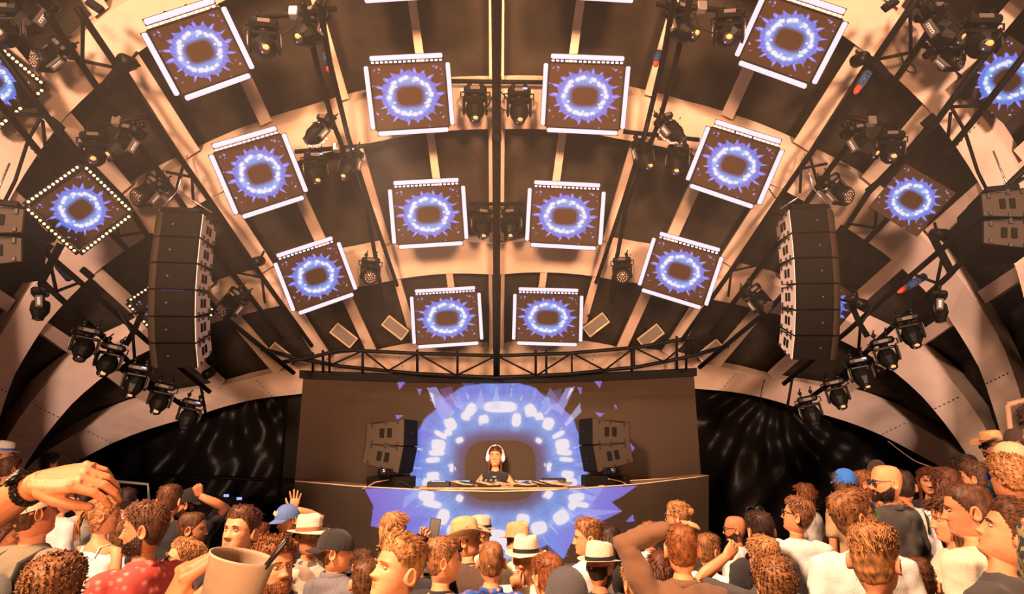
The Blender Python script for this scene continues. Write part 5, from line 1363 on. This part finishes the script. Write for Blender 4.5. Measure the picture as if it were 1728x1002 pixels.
# --- far west
P_('man in a white brimmed hat with a blue band at the far western edge', 6, 768, 36, 75, 'short', 'brown', T_['dbrown'], tone='tan', hat='fedora', hatm=straw_pale, bandm=band_b)
P_('brown-haired head under the white-hatted man at the western edge', 16, 792, 34, 20, 'short', 'brown', T_['charcoal'], depth=6.6)
P_('dark curly head just behind the raised wristwatch', 84, 781, 33, 30, 'curly', 'dark', T_['black'], depth=8.2)
P_('dark-haired woman in profile with a ponytail and a cigarette at her lips', 140, 843, 42, -85, 'pony', 'dark', T_['white'], fem=True)
P_('light-haired head in white just behind the wristwatch wearer\'s elbow', 104, 842, 40, 40, 'short', 'sandy', T_['white'], depth=5.6)
P_('dark-haired head partly behind the drooping fingers', 214, 846, 42, -30, 'short', 'dark', T_['pale'])
P_('blonde woman with a messy ponytail and white tank top, back turned', 176, 870, 58, 62, 'pony', 'blond', T_['white'], fem=True, tank=True, byaw=15)
P_('person in a light blue top half hidden behind the blonde ponytail', 206, 905, 46, 10, 'short', 'sandy', T_['ltblue'], depth=5.1)
P_('woman at the western edge with tied dark hair and a coral top', 6, 905, 66, 70, 'pony', 'brown', T_['pink'], fem=True, tone='tan', byaw=40)
P_('bending man in a cream cap with an olive shirt and grey backpack', 66, 862, 76, 30, 'short', 'brown', T_['olive'], byaw=22, hat='cap', hatm=cap_cream, pitch=-12, sleeve='long', extra=pack_extra, depth=3.0)
P_('close-cropped curly sandy head at the bottom, west side', 98, 1000, 108, 5, 'curly', 'sandy', T_['navy'], depth=2.35, pitch=-8)
P_('bearded man in profile wearing a red flowered shirt', 246, 893, 84, -100, 'short', 'brown', T_['red'], byaw=-60, tone='tan', beard='dark', collar='shirt', sleeve='short')
P_('blond head with dark glasses pushed up, low beside the bearded man', 291, 950, 62, -120, 'short', 'blond', T_['tan'], glasses=('thin', 'on', None), pitch=-22, depth=3.4)
P_('back of a brown-haired man in black in front of the sheeting', 286, 846, 52, 0, 'short', 'brown', T_['black'])
P_('man in a backward black cap pressing his hand to his head', 320, 851, 48, -88, 'buzz', 'dark', T_['black'], byaw=-50, hat='cap_back', hatm=cap_black, tone='tan', beard='dark',
   arms={1: dict(px=True, to=(336, 836, -.10), pole=(.8, .3, -.8), hand='fist', dir=(-.2, .1, .9))})
P_('man with a shaved fade in profile facing the desk, short goatee', 324, 893, 56, 72, 'buzz', 'brown', T_['black'], beard='sandy', byaw=45)
P_('square-jawed man with swept-up brown hair looking down over the crowd', 398, 900, 74, -163, 'quiff', 'brown', T_['black'], byaw=-150, pitch=-14)
P_('small sandy head just behind the swept-up hair', 439, 903, 38, 60, 'short', 'ginger', T_['grey'])
P_('man in a denim-blue monogrammed cap with one open hand held up', 490, 876, 46, -142, 'short', 'brown', T_['navy'], byaw=-15, hat='cap', hatm=cap_blue, pitch=10,
   arms={1: dict(px=True, to=(496, 858, .12), pole=(.6, -.2, -.9), hand='open', dir=(.05, 0, 1), back=(0, 1, .1))}, extra=la_extra)
P_('moustached man in a pale straw hat and leaf-print shirt', 523, 908, 58, 136, 'short', 'dark', T_['bw'], byaw=120, tone='tan', hat='panama', hatm=straw_pale, bandm=band_r, collar='shirt', pitch=-4)
P_('laughing man with curly reddish hair beside the drinking straw', 468, 962, 92, 132, 'curly', 'ginger', T_['charcoal'], byaw=110, beard='ginger', pitch=-12, tone='tan')
P_('man in a backward black cap and grey hooded top, profile to the desk', 567, 931, 66, 80, 'buzz', 'brown', T_['hood'], byaw=35, hat='cap_back', hatm=cap_black, collar='hood', sleeve='long')
P_('long curly blond-haired person turning their face back to the crowd', 665, 895, 52, 125, 'bob', 'blond', T_['black'], byaw=60)
P_('large wavy-blond-haired man bowing his head at the bottom', 655, 965, 106, -128, 'quiff', 'blond', T_['white'], byaw=-80, pitch=-18, depth=2.5)
def phone_extra(t, M, warp, wr, zoff, s, AR, sh): pass
P_('man in black filming, arm raised with a dark phone', 704, 935, 50, 20, 'short', 'dark', T_['black'], sleeve='long', depth=4.7,
   arms={1: dict(px=True, to=(716, 918, .05), pole=(.5, 0, -1), hand='hold', dir=(.25, .1, .95), back=(.2, 1, 0))})
P_('light-haired man in a black tee, profile to the east', 746, 946, 72, 72, 'short', 'sandy', T_['black'], byaw=30)
P_('smiling man in a wide straw cowboy hat and dark shirt', 792, 912, 56, 92, 'short', 'dark', T_['dbrown'], byaw=50, hat='cowboy', hatm=straw, bandm=straw, sleeve='long', pitch=-10, extra=hatmark)
P_('second straw hat almost hidden behind the cowboy hat', 812, 898, 44, 70, 'short', 'brown', T_['white'], hat='fedora', hatm=straw_pale, bandm=band_k, depth=6.4)
P_('back of a round cropped head over a blue flowered collar', 829, 949, 66, -2, 'buzz', 'sandy', T_['blue'], collar='shirt')
P_('person in a cream straw hat facing the desk', 873, 915, 50, -50, 'short', 'blond', T_['cream'], hat='fedora', hatm=straw, bandm=straw)
P_('man in a pale fedora with black band lifting a cigarette to his mouth', 886, 945, 62, -160, 'short', 'dark', T_['cream'], byaw=-150, tone='tan', hat='fedora', hatm=straw_pale, bandm=band_k, pitch=-3,
   arms={-1: dict(to=(-.02, .16, -.16), pole=(-.6, .2, -1), hand='pinch', dir=(.25, -.2, .85), back=(0, 1, .2))})
P_('top of a short ginger-blond head between the fedora and the grey cap', 925, 975, 72, -30, 'short', 'ginger', T_['tan'])
P_('rounded charcoal cap very low in the crowd, only its dome showing', 955, 1010, 88, -20, 'buzz', 'dark', T_['black'], hat='beanie', hatm=cap_grey, depth=2.75)
P_('young man with wavy fair hair in profile against the blue desk screen', 991, 908, 56, -90, 'quiff', 'sandy', T_['white'], byaw=-50)
P_('long frizzy dark hair behind the fair young man', 1029, 915, 50, 10, 'long', 'dark', T_['black'], fem=True)
P_('man in a pale fedora tipped back, seen from behind in black', 1012, 957, 62, 48, 'short', 'dark', T_['black'], byaw=20, tone='tan', hat='fedora', hatm=straw_pale, bandm=band_k, beard='dark')
P_('woman with a loose blond bun and dark glasses at the desk corner', 1143, 871, 47, -62, 'bun', 'blond', T_['tan'], fem=True, glasses=('thin', 'on', None))
P_('small fair head peeping behind the lifted brown sleeve', 1097, 903, 36, 30, 'curly', 'blond', T_['white'], depth=6.6)
P_('woman with straight reddish brown hair tucked under the lifted sleeve', 1116, 962, 56, 20, 'long', 'auburn', T_['tan'], fem=True)
P_('man in a brown sweater, back turned, one hand resting on his head', 1150, 928, 78, 4, 'short', 'ginger', T_['brown'], byaw=4, sleeve='long', collar='shirt',
   arms={-1: dict(to=(-.045, .02, .10), pole=(-1.2, 0, .25), hand='relaxed', dir=(.9, .1, .35), back=(-.2, -.3, 1))})
P_('person in white beyond the brown sweater\'s shoulder', 1196, 930, 50, 60, 'short', 'sandy', T_['white'], depth=4.6)
P_('bald man in dark glasses beside the desk\'s eastern corner', 1240, 893, 44, -70, 'bald', 'dark', T_['white'], glasses=('thin', 'on', None), beard='dark', tone='tan')
P_('dark-haired man with spectacles pushed up on his hair, seen from behind', 1283, 897, 62, -8, 'short', 'dark', T_['black'], glasses=('wire', 'top', None))
P_('blond person with a dark glasses strap over the hair, arm lifted in front', 1290, 944, 68, -18, 'short', 'blond', T_['charcoal'], glasses=('thin', 'on', None),
   arms={-1: dict(px=True, to=(1226, 938, .12), pole=(-.8, 0, -.9), hand='relaxed', dir=(.6, .2, .4))})
P_('close sandy curly head lowest in front of the black tee', 1302, 985, 84, -6, 'curly', 'sandy', T_['black'], pitch=-10)
P_('fair man with glasses bowing, broad white T-shirt back', 1341, 870, 70, -52, 'short', 'sandy', T_['white'], byaw=15, glasses=('wire', 'on', None), pitch=-14)
P_('reddish-brown haired person just behind the bowing fair man', 1359, 836, 36, -40, 'bob', 'ginger', T_['white'], fem=True)
P_('woman in a bright blue backward cap with long brown hair and tan top', 1427, 817, 46, -6, 'long', 'brown', T_['tan'], fem=True, hat='cap', hatm=cap_royal, extra=strap_extra())
P_('bearded man with glasses on his forehead facing the bald man', 1459, 817, 46, 110, 'short', 'ginger', T_['charcoal'], beard='ginger', tone='tan')
P_('brown flat-capped head above the shaved man', 1480, 797, 42, 0, 'short', 'brown', T_['black'], hat='beanie', hatm=cap_dark, depth=6.8)
P_('shaved-headed bearded man in thin glasses and a dark jacket, in profile', 1496, 815, 60, -82, 'bald', 'dark', T_['charcoal'], byaw=-20, glasses=('wire', 'on', None), beard='dark', sleeve='long', collar='shirt')
P_('dark-haired person in a pale tee with a shoulder strap', 1523, 822, 44, 10, 'short', 'dark', T_['white'], extra=strap_extra(), depth=5.0)
P_('long-haired young woman looking back towards the crowd', 1566, 813, 44, -150, 'long', 'auburn', T_['black'], fem=True, byaw=-120)
P_('woman with very long straight brown hair seen from behind', 1597, 818, 48, 0, 'long', 'auburn', T_['black'], fem=True, depth=4.8)
P_('dark hair high up beside the foot of the arches', 1630, 790, 44, -10, 'long', 'dark', T_['black'], fem=True)
P_('man in sunglasses and a tan felt cowboy hat with a teal shirt', 1674, 755, 40, -85, 'short', 'dark', T_['teal'], byaw=-50, tone='deep', beard='dark', hat='cowboy', hatm=mat('felt_tan', (.60, .34, .15), .8), bandm=band_r, glasses=('thin', 'on', None))
P_('dark-haired person at the eastern edge, highest in the crowd', 1718, 748, 44, -40, 'short', 'black', T_['cream'], tone='tan', hat='cap', hatm=cap_dark)
P_('person in a tan cap below the highest spectator', 1708, 778, 46, -60, 'short', 'brown', T_['cream'], hat='cap', hatm=cap_tan, depth=4.6)
P_('brown wavy head in front of the dark-haired woman', 1645, 808, 52, -40, 'quiff', 'brown', T_['charcoal'])
P_('blond curly man with mirrored blue glasses strapped round the back', 1702, 806, 70, -20, 'curly', 'blond', T_['tan'], glasses=('shield', 'on', blue_lens), tone='tan')
P_('woman in profile with loose brown hair and a cream jacket', 1603, 878, 62, -80, 'long', 'brown', T_['cream'], fem=True, byaw=-70, sleeve='long', depth=3.6,
   arms={-1: dict(to=(-.05, .34, -.40), pole=(-.8, -.2, -.8), hand='relaxed', dir=(.5, .8, .3)), 1: dict(to=(.12, .30, -.52), pole=(.8, -.2, -.8), hand='relaxed', dir=(-.5, .7, .2))})
P_('tall man with a tight brown fade looking west past his ear', 1634, 862, 94, -62, 'buzz', 'brown', T_['cream'], byaw=-30, sleeve='long', depth=2.95)
P_('large man with tousled brown hair bending his face down towards the west', 1676, 898, 104, -66, 'quiff', 'brown', T_['charcoal'], byaw=-30, sleeve='long', pitch=-26, depth=2.55)
P_('person in a marbled multicoloured jacket cut off by the eastern picture edge', 1795, 752, 130, -20, 'short', 'dark', T_['multi'], byaw=-25, sleeve='long', depth=1.85, collar='shirt')
P_('white-shirted man wearing mirrored green and blue wraparound glasses', 1446, 872, 78, 84, 'short', 'sandy', T_['white'], byaw=15, pitch=-14, glasses=('shield', 'on', green_lens), extra=print_extra((.60, .10, .06)), depth=3.1)
P_('blond bobbed woman in profile just above the combed blond hair', 1507, 876, 58, 78, 'bob', 'blond', T_['white'], fem=True)
P_('man with combed blond undercut hair, ear and cheek showing, dark shirt', 1474, 947, 98, 50, 'quiff', 'blond', T_['black'], byaw=15, depth=2.45)
# more shoulders filling the bottom rows
P_('back of a brown head low between the curly laughing man and the hooded top', 620, 985, 64, 10, 'short', 'brown', T_['tan'], depth=4.0)
P_('person in white low beside the leaf-print shirt', 612, 955, 44, -30, 'short', 'brown', T_['white'], depth=5.2)
P_('fair head low at the bottom between two fedoras', 1075, 985, 60, -20, 'short', 'blond', T_['grey'], depth=4.2)
P_('person in an olive jacket low at the eastern bottom', 1548, 985, 80, 30, 'short', 'brown', T_['olive'], sleeve='long', depth=3.2)
P_('brown head low at the eastern bottom between white shirts', 1388, 975, 66, 0, 'short', 'brown', T_['white'], depth=3.9)
P_('blurry-near auburn head low under the beige cup', 340, 1035, 70, 10, 'short', 'auburn', T_['orange'], depth=3.6)
# --- arm reaching in from the western edge, wearing a watch
def watch_extra(t, M, warp, wr, zoff, s, AR, sh):
    for sg, Sh, El, Wr in AR:
        if sg != -1: continue
        d = nrm(Wr-El); iMr = np.array(M.to_3x3().inverted()); bk = iMr@nrm([0, -.65, .75]); bk = nrm(bk-d*np.dot(bk, d)); ac = np.cross(d, bk); c = Wr-d*.035
        b = MB()
        for k in range(22):
            a = 2*pi*k/22; b.box(c+bk*cos(a)*.0345+ac*sin(a)*.0385, (.0095, .021, .005), R=np.column_stack([(-bk*sin(a)+ac*cos(a)), d, (bk*cos(a)+ac*sin(a))]), bev=.0012)
        w = b.build('watch_bracelet', mat('watch_black', (.02, .02, .02), .25, metal=.8, spec=.5), t, kind='stuff')
        Rw = np.column_stack([ac, d, bk]); cc = c+bk*.040
        b = MB(); b.lathe([(.0, -.006), (.021, -.006), (.023, 0), (.022, .006), (.017, .007), (.0, .0065)], 24, R=Rw, c=cc); b.tube([cc+ac*.022, cc+ac*.028], .003, 8); b.build('watch_case', mat('watch_black', (0, 0, 0)), w)
        b = MB(); b.lathe([(0.0001, .0068), (.0165, .0068), (.0165, .0074), (0.0001, .0075)], 24, R=Rw, c=cc)
        b.build('watch_dial', mat('watch_dial', (.05, .045, .05), .15, spec=.8), w)
        b = MB(); 
        for a in np.arange(12)*pi/6: b.box(cc+ac*.0135*sin(a)+d*.0135*cos(a)+bk*.0078, (.0012, .0035, .0006), R=Rw@rot('Z', -a))
        b.box(cc+d*.004+bk*.0082, (.0012, .009, .0006), R=Rw); b.box(cc+ac*.004+bk*.0082, (.009, .0012, .0006), R=Rw)
        b.build('watch_hand', mat('watch_marks', (.8, .75, .7), .3), w, kind='stuff')
P_('person beyond the western edge whose bare arm with a black watch reaches over the crowd', -215, 735, 168, 90, 'short', 'brown', T_['white'], tone='tan', byaw=78, depth=1.50, height=1.84, extra=watch_extra,
   arms={-1: dict(px=True, to=(92, 806, -.10), pole=(-.1, -.2, -1), hand='drop', wdir=True, dir=(.99, .05, .13), wback=(0, -.60, .80), fine=True, hs=1.16)})
# --- person below the frame holding a cup
cup_c = U(396, 985, .92)
P_('person below the picture edge whose raised hand grips a pale cup', 262, 1250, 240, 20, 'short', 'brown', T_['grey'], tone='tan', byaw=15, depth=1.06, height=1.72,
   arms={1: dict(px=True, to=(276, 1048, -.10), pole=(.6, -.6, -.8), hand='hold', wdir=True, dir=(.34, .1, .93), wback=(-.80, -.5, .3), fine=True, hs=1.0)})
t = thing('cup', 'pale beige drinking cup with a rolled rim in the nearest hand', 'cup', loc=cup_c)
b = MB(); b.lathe([(.0335, -.085), (.047, .036), (.0485, .037), (.0485, .040), (.0460, .040), (.0455, .034), (.033, -.078)], 36); b.build('cup_body', mat('paper_cup', (.42, .31, .22), .7, bump=.05), t)
t.rotation_euler = (0, radians(13), 0)
b = MB(); b.lathe([(.0001, .020), (.0445, .020)], 32, capped=False); b.build('drink', mat('drink_brown', (.25, .12, .05), .2, spec=.5), t)
b = MB(); q0 = U(425, 985, .92)-cup_c; q1 = U(484, 911, .90)-cup_c; b.tube([q0, q1], .0042, 10)
o = b.build('drinking_straw', mat('straw_black', (.012, .010, .012), .35, spec=.4)); o.location = cup_c; o['label'] = 'black drinking straw leaning out of the pale cup'; o['category'] = 'straw'
# phone
b = MB(); ph = U(733, 893, 4.62); Rphone = rot('Y', radians(8))
b.box((0, 0, 0), (.078, .010, .155), R=Rphone, bev=.006); o = b.build('phone', mat('phone_black', (.015, .014, .02), .25, spec=.4)); o.location = ph; o['label'] = 'black phone held up against the blue desk screen'; o['category'] = 'phone'
b = MB(); b.box(Rphone@np.array([0, .0055, 0]), (.070, .002, .145), R=Rphone); b.build('phone_screen', mat('phone_glow', (.02, .02, .03), .2, emit=(.3, .35, .6), estr=.4), o)
# cigarette of the fedora man
cg = U(877, 964, 3.95); b = MB(); b.tube([(0, 0, 0), (-.045, -.02, .012)], .004, 8); o = b.build('cigarette', mat('cig_white', (.85, .8, .75), .7)); o.location = cg; o['label'] = 'white cigarette between the fedora wearer\'s fingers'; o['category'] = 'cigarette'
cg = U(126, 841, 5.9); b = MB(); b.tube([(0, 0, 0), (-.05, -.02, -.02)], .004, 8); o = b.build('cigarette', MATS['cig_white']); o.location = cg; o['label'] = 'white cigarette at the lips of the ponytailed woman'; o['category'] = 'cigarette'
# ================================================================== performance gear on the desk
def deskz(x):  # top of the counter near world x
    i = int(np.argmin(np.abs(Pb[0, :, 0]-x))); return Pb[0, i, 2]+.014, Pb[0, i, 1]
m_gear = mat('gear_black', (.018, .016, .016), .4, spec=.3); m_gear2 = mat('gear_grey', (.10, .09, .085), .4); m_knob = mat('knob_tan', (.55, .40, .28), .4); m_cable = mat('cable_tan', (.45, .28, .16), .5); m_cablek = mat('cable_black', (.02, .02, .02), .5)
zt_, _y = deskz(0.0)
zt_ = Pb[0, :, 2].max()*0+zt_
x0, x1 = P(708, 826, 9.5)[0], P(958, 826, 9.5)[0]
t = thing('table', 'low wooden gear board lying on the desk in front of the performer', 'board', loc=((x0+x1)/2, 9.72, zt_))
b = MB(); b.box((0, 0, .03), (x1-x0, .56, .03), bev=.006); b.build('board_top', mat('gear_board', (.42, .25, .14), .6, var=.25, vscale=9), t)
for sx in (-1, 1):
    b = MB(); b.box((sx*(x1-x0)*.42, 0, .008), (.08, .5, .016)); b.build('board_foot', m_gear, t)
zb = zt_+.046
def deck(x, lab):
    t = thing('media_player', lab, 'media player', loc=(x, 9.76, zb), group='players on the desk')
    b = MB(); b.box((0, 0, .035), (.33, .36, .07), bev=.01); b.build('case', m_gear, t)
    b = MB(); b.lathe([(.0, .070), (.10, .070), (.105, .078), (.10, .086), (.0, .084)], 28, c=(0, .03, 0)); b.build('jog_wheel', m_gear2, t)
    b = MB(); b.box((0, -.12, .075), (.20, .09, .01), R=rot('X', -.2)); b.build('display', m_gl, t)
    for sx in (-.13, -.10): 
        b = MB(); b.lathe([(.0, .07), (.013, .07), (.012, .082), (0, .082)], 12, c=(sx, .13, 0)); b.build('button', m_knob, t)
def mixer(x, lab):
    t = thing('mixer', lab, 'mixer', loc=(x, 9.76, zb), group='mixers on the desk')
    b = MB(); b.box((0, 0, .04), (.32, .38, .08), bev=.01); b.build('case', m_gear, t)
    for i in range(4):
        for j in range(5):
            b = MB(); b.lathe([(.0, .08), (.011, .08), (.009, .098), (0, .098)], 10, c=(-.11+.073*i, -.13+.05*j, 0)); b.build('knob', m_knob, t)
    for i in range(4):
        b = MB(); b.box((-.11+.073*i, .14, .088), (.02, .03, .015)); b.build('fader', m_gear2, t)
xm = (x0+x1)/2
for i, dx in enumerate((-.82, -.46, .46, .84)): deck(xm+dx, 'black media player on the desk, %s' % ('outermost on the west', 'beside the mixer on the west', 'beside the mixer on the east', 'outermost on the east')[i])
mixer(xm-.08, 'black mixer full of pale knobs right under the performer\'s hands')
b = MB(); b.box((0, 0, .055), (.36, .26, .11), bev=.012); b.box((0, -.134, .06), (.28, .004, .03), mi=1); o = b.build('effects_unit', [m_gear, m_gear2]); o.location = (xm+1.0*.0+x1-xm-.16, 9.98, zb); o['label'] = 'taller black effects unit at the eastern end of the gear board'; o['category'] = 'effects unit'
rc = np.random.default_rng(4)
for k in range(26):
    xa = rc.uniform(x0+.1, x1-.2); L = rc.uniform(.15, .5); pts = []; ya = 9.46+rc.uniform(0, .06)
    pts = [(xa, ya+.14, zb+.075), (xa+L*.15, ya+.03, zb+.07+rc.uniform(0, .04)), (xa+L*.5, ya+rc.uniform(-.01, .04), zb+rc.uniform(.004, .05)), (xa+L*.8, ya+.02, zb+.012), (xa+L, ya+.1, zb+.06)]
    P0 = np.array(pts); b = MB(); b.tube([P0[0]*(1-u)**4+4*P0[1]*u*(1-u)**3+6*P0[2]*u*u*(1-u)**2+4*P0[3]*u**3*(1-u)+P0[4]*u**4 for u in np.linspace(0, 1, 10)], rc.uniform(.006, .010), 6)
    o = b.build('cable', m_cable if k % 4 else m_cablek); o['label'] = 'loose cable looping over the front edge of the gear board'; o['category'] = 'cable'; o['group'] = 'tangle of cables on the gear board'
for pts, lb in (([(652, 822, 9.7), (676, 812, 9.65), (700, 826, 9.6)], 'thin black cable arching from the west bass box to the gear board'), ([(1010, 820, 9.66), (1060, 811, 9.7), (1110, 808, 9.8), (1150, 806, 9.9)], 'pale cable lying along the eastern desk top')):
    b = MB(); pp = [P(*p) for p in pts]; b.tube([p-pp[0] for p in pp], .010, 6); o = b.build('cable', m_cablek if 'thin' in lb else m_cable); o.location = pp[0]; o['label'] = lb; o['category'] = 'cable'
# riser the performer stands on is the stage deck; railing post in the corner by the arches
b = MB(); pp = [P(1741, 672, 6.8), P(1700, 683, 6.8), P(1704, 700, 6.8), P(1712, 790, 6.8)]; b.tube([p-pp[0] for p in pp[:2]], .03, 8); b.tube([p-pp[0] for p in (pp[1], pp[3])], .028, 8)
o = b.build('hand_rail', mat('rail_wood', (.45, .26, .16), .5)); o.location = pp[0]; o['label'] = 'tan hand rail at the eastern edge above the highest spectators'; o['category'] = 'rail'
b = MB(); pp = [P(196, 812, 8.5), P(250, 817, 8.5), P(252, 850, 8.5)]; b.tube([p-pp[0] for p in pp], .018, 8); o = b.build('steel_barrier', mat('barrier_grey', (.35, .30, .26), .4, metal=.5)); o.location = pp[0]; o['label'] = 'thin grey barrier rail behind the drooping fingers'; o['category'] = 'rail'
# ================================================================== terraced ground that the audience stands on
sp = np.array(SPOTS)
gx = np.arange(-10, 10.01, .18); gy = np.arange(-2.5, 12.3, .18); GX, GY = np.meshgrid(gx, gy)
Wt = np.zeros_like(GX); Zs = np.zeros_like(GX)
for (x, y, z) in sp:
    w = 1/(((GX-x)**2+(GY-y)**2)+.004)**2; Wt += w; Zs += w*z
w0 = sstep(7.2, 8.9, GY)*4000+.02; Zs = Zs; Wt = Wt+w0
Z = Zs/Wt
Z = np.minimum(Z, np.where(GY > 8.4, 0.0, 9))
b = MB(); ny, nx = Z.shape
b.add(np.stack([GX, GY, Z], -1).reshape(-1, 3), [[j*nx+i, j*nx+i+1, (j+1)*nx+i+1, (j+1)*nx+i] for j in range(ny-1) for i in range(nx-1)], 0, True)
b.build('floor', mat('concrete_ground', (.16, .13, .11), .8, bump=.3, bscale=20, var=.3, vscale=2), kind='structure')
# ------------------------------------------------------------------ small fixtures on the shell
def fixture(name, px, py, Y, label, cat, maker, group=None):
    o = maker(); o.name = name; o.location = P(px, py, Y); o['label'] = label; o['category'] = cat
    if group: o['group'] = group
    return o
def mk_down():
    b = MB(); b.tube([(0, -.10, -.03), (0, .05, .03)], .065, 14); b.tube([(0, 0, .0), (.03, .05, .16)], .015, 6); return b.build('downlight', m_mv)
for px, py, Y, lb in [(1449,103,5.45,'beside the outermost eastern arch'), (1582,397,6.2,'high over the slanted eastern lamp row'), (1448,513,7.0,'east of the eastern tall speaker array'), (1477,625,8.0,'near the foot of the eastern second arch'),
     (217,107,5.45,'beside the outermost western arch'), (78,402,6.2,'high over the slanted western lamp row'), (437,442,7.7,'beside the lowest outer western tile'), (354,630,8.4,'above the western end of the lowest arch')]:
    fixture('downlight', px, py, Y, 'small round black spotlight '+lb, 'spotlight', mk_down, 'small round spotlights on the shell')
def mk_box(ang):
    def f():
        b = MB(); b.box((0, 0, 0), (.17, .05, .075), R=rot('Y', radians(ang)), bev=.008); b.box((0, -.03, 0), (.12, .012, .045), R=rot('Y', radians(ang)), bev=.004); return b.build('junction_box', m_black)
    return f
for px, py, Y, a, lb in [(1567,203,5.7,-40,'on the eastern rib under the large corner lamp'), (1472,316,6.7,-38,'on the eastern second arch by the unframed tile'), (1502,8,5.0,-35,'at the eastern top edge'),
     (95,210,5.7,40,'on the western rib under the corner lamp'), (147,461,7.1,38,'below the bulb-edged diamond tile'), (160,10,5.0,35,'at the western top edge')]:
    fixture('junction_box', px, py, Y, 'small black junction box '+lb, 'junction box', mk_box(a), 'junction boxes on the ribs')
m_hb = mat('hoist_blue', (.03, .06, .16), .5, var=.9, vscale=60, bump=.5, bscale=60); m_hr = mat('hoist_red', (.55, .07, .04), .5)
for x0, y0, x1, y1, Y, lb in [(1468,118,1442,158,5.75,'eastern roof bay beside the highest outer rib'), (1560,466,1515,494,6.9,'over the slanted eastern lamp row'), (118,470,92,440,6.7,'below the bulb-edged diamond tile'), (1112,88,1106,112,5.9,'inner eastern truss'), (551,92,556,122,5.9,'inner western truss')]:
    p0, p1 = P(x0, y0, Y), P(x1, y1, Y); q = p1-p0; b = MB(); t = thing('chain_hoist', 'blue chain hoist with a red end, '+lb, 'hoist', loc=p0, group='chain hoists on the trusses')
    b.tube([q*0, q*.72], .045, 10); b.build('hoist_body', m_hb, t)
    b = MB(); b.tube([q*.72, q*.9, q], [.035, .03, .015], 10); b.build('red_end', m_hr, t)
# loose cables between the lamps
cb = [([(838,150,6.7),(826,172,6.6),(822,180,6.7),(808,182,6.75)],'west of the pole under the upper pair'), ([(842,152,6.7),(856,166,6.65),(862,176,6.7)],'east of the pole under the upper pair'), ([(840,168,6.7),(848,184,6.65),(866,186,6.7)],'lower loop east of the pole'),
  ([(836,350,8.0),(828,364,8.0),(836,380,8.1)],'west loop at the lower pair'), ([(843,350,8.0),(850,362,8.0),(843,384,8.1)],'east loop at the lower pair'), ([(1172,22,5.2),(1180,44,5.2),(1206,56,5.2),(1224,50,5.25)],'between the eastern corner pair on the short bar'),
  ([(504,24,5.2),(496,46,5.2),(474,56,5.2),(455,50,5.25)],'between the western pair on the short bar'), ([(1522,95,5.4),(1530,118,5.4),(1545,122,5.4),(1540,110,5.4),(1526,106,5.4)],'loop under the eastern badge lamp'),
  ([(1285,300,7.0),(1310,335,7.3),(1340,360,7.2)],'running to the eastern speaker array'), ([(1392,290,6.8),(1385,320,6.9),(1394,322,6.9)],'beside the eastern outer wash lamp'), ([(262,395,7.0),(295,420,7.4),(320,470,7.6)],'behind the western speaker array'),
  ([(1498,744,9.4),(1540,775,9.3),(1572,788,9.2)],'pale line draped under the lowest eastern arch'), ([(1290,640,9.5),(1284,668,9.4),(1290,690,9.4)],'beside the eastern end of the curved truss')]
for pts, lb in cb:
    Q = depth_line(pts); b = MB(); P0 = Q[0]; out = []
    n = len(Q)
    for i in range(n-1):
        pa = Q[max(i-1, 0)]; pb = Q[i]; pc = Q[i+1]; pd = Q[min(i+2, n-1)]
        for u in np.linspace(0, 1, 6)[:-1]: out.append(.5*((2*pb)+(-pa+pc)*u+(2*pa-5*pb+4*pc-pd)*u*u+(-pa+3*pb-3*pc+pd)*u**3)-P0)
    out.append(Q[-1]-P0); b.tube(out, .0075, 5)
    o = b.build('cable', m_black if 'pale' not in lb else m_cable); o.location = P0; o['label'] = ('thin black cable ' if 'pale' not in lb else 'thin ')+lb; o['category'] = 'cable'
# ================================================================== stage haze hanging under the roof, lit by the lamps
hz = bpy.data.materials.new('stage_haze'); hz.use_nodes = True; nt = hz.node_tree; nt.nodes.clear()
out = nt.nodes.new('ShaderNodeOutputMaterial'); vs = nt.nodes.new('ShaderNodeVolumeScatter')
vs.inputs['Color'].default_value = (1, .92, .85, 1); vs.inputs['Density'].default_value = .009; vs.inputs['Anisotropy'].default_value = .2
nt.links.new(vs.outputs['Volume'], out.inputs['Volume'])
b = MB(); b.box((0, 7.0, 6.3), (11, 8.0, 5.0)); o = b.build('haze', hz, kind='stuff'); o['label'] = 'thin warm haze hanging under the stage roof'; o['category'] = 'haze'
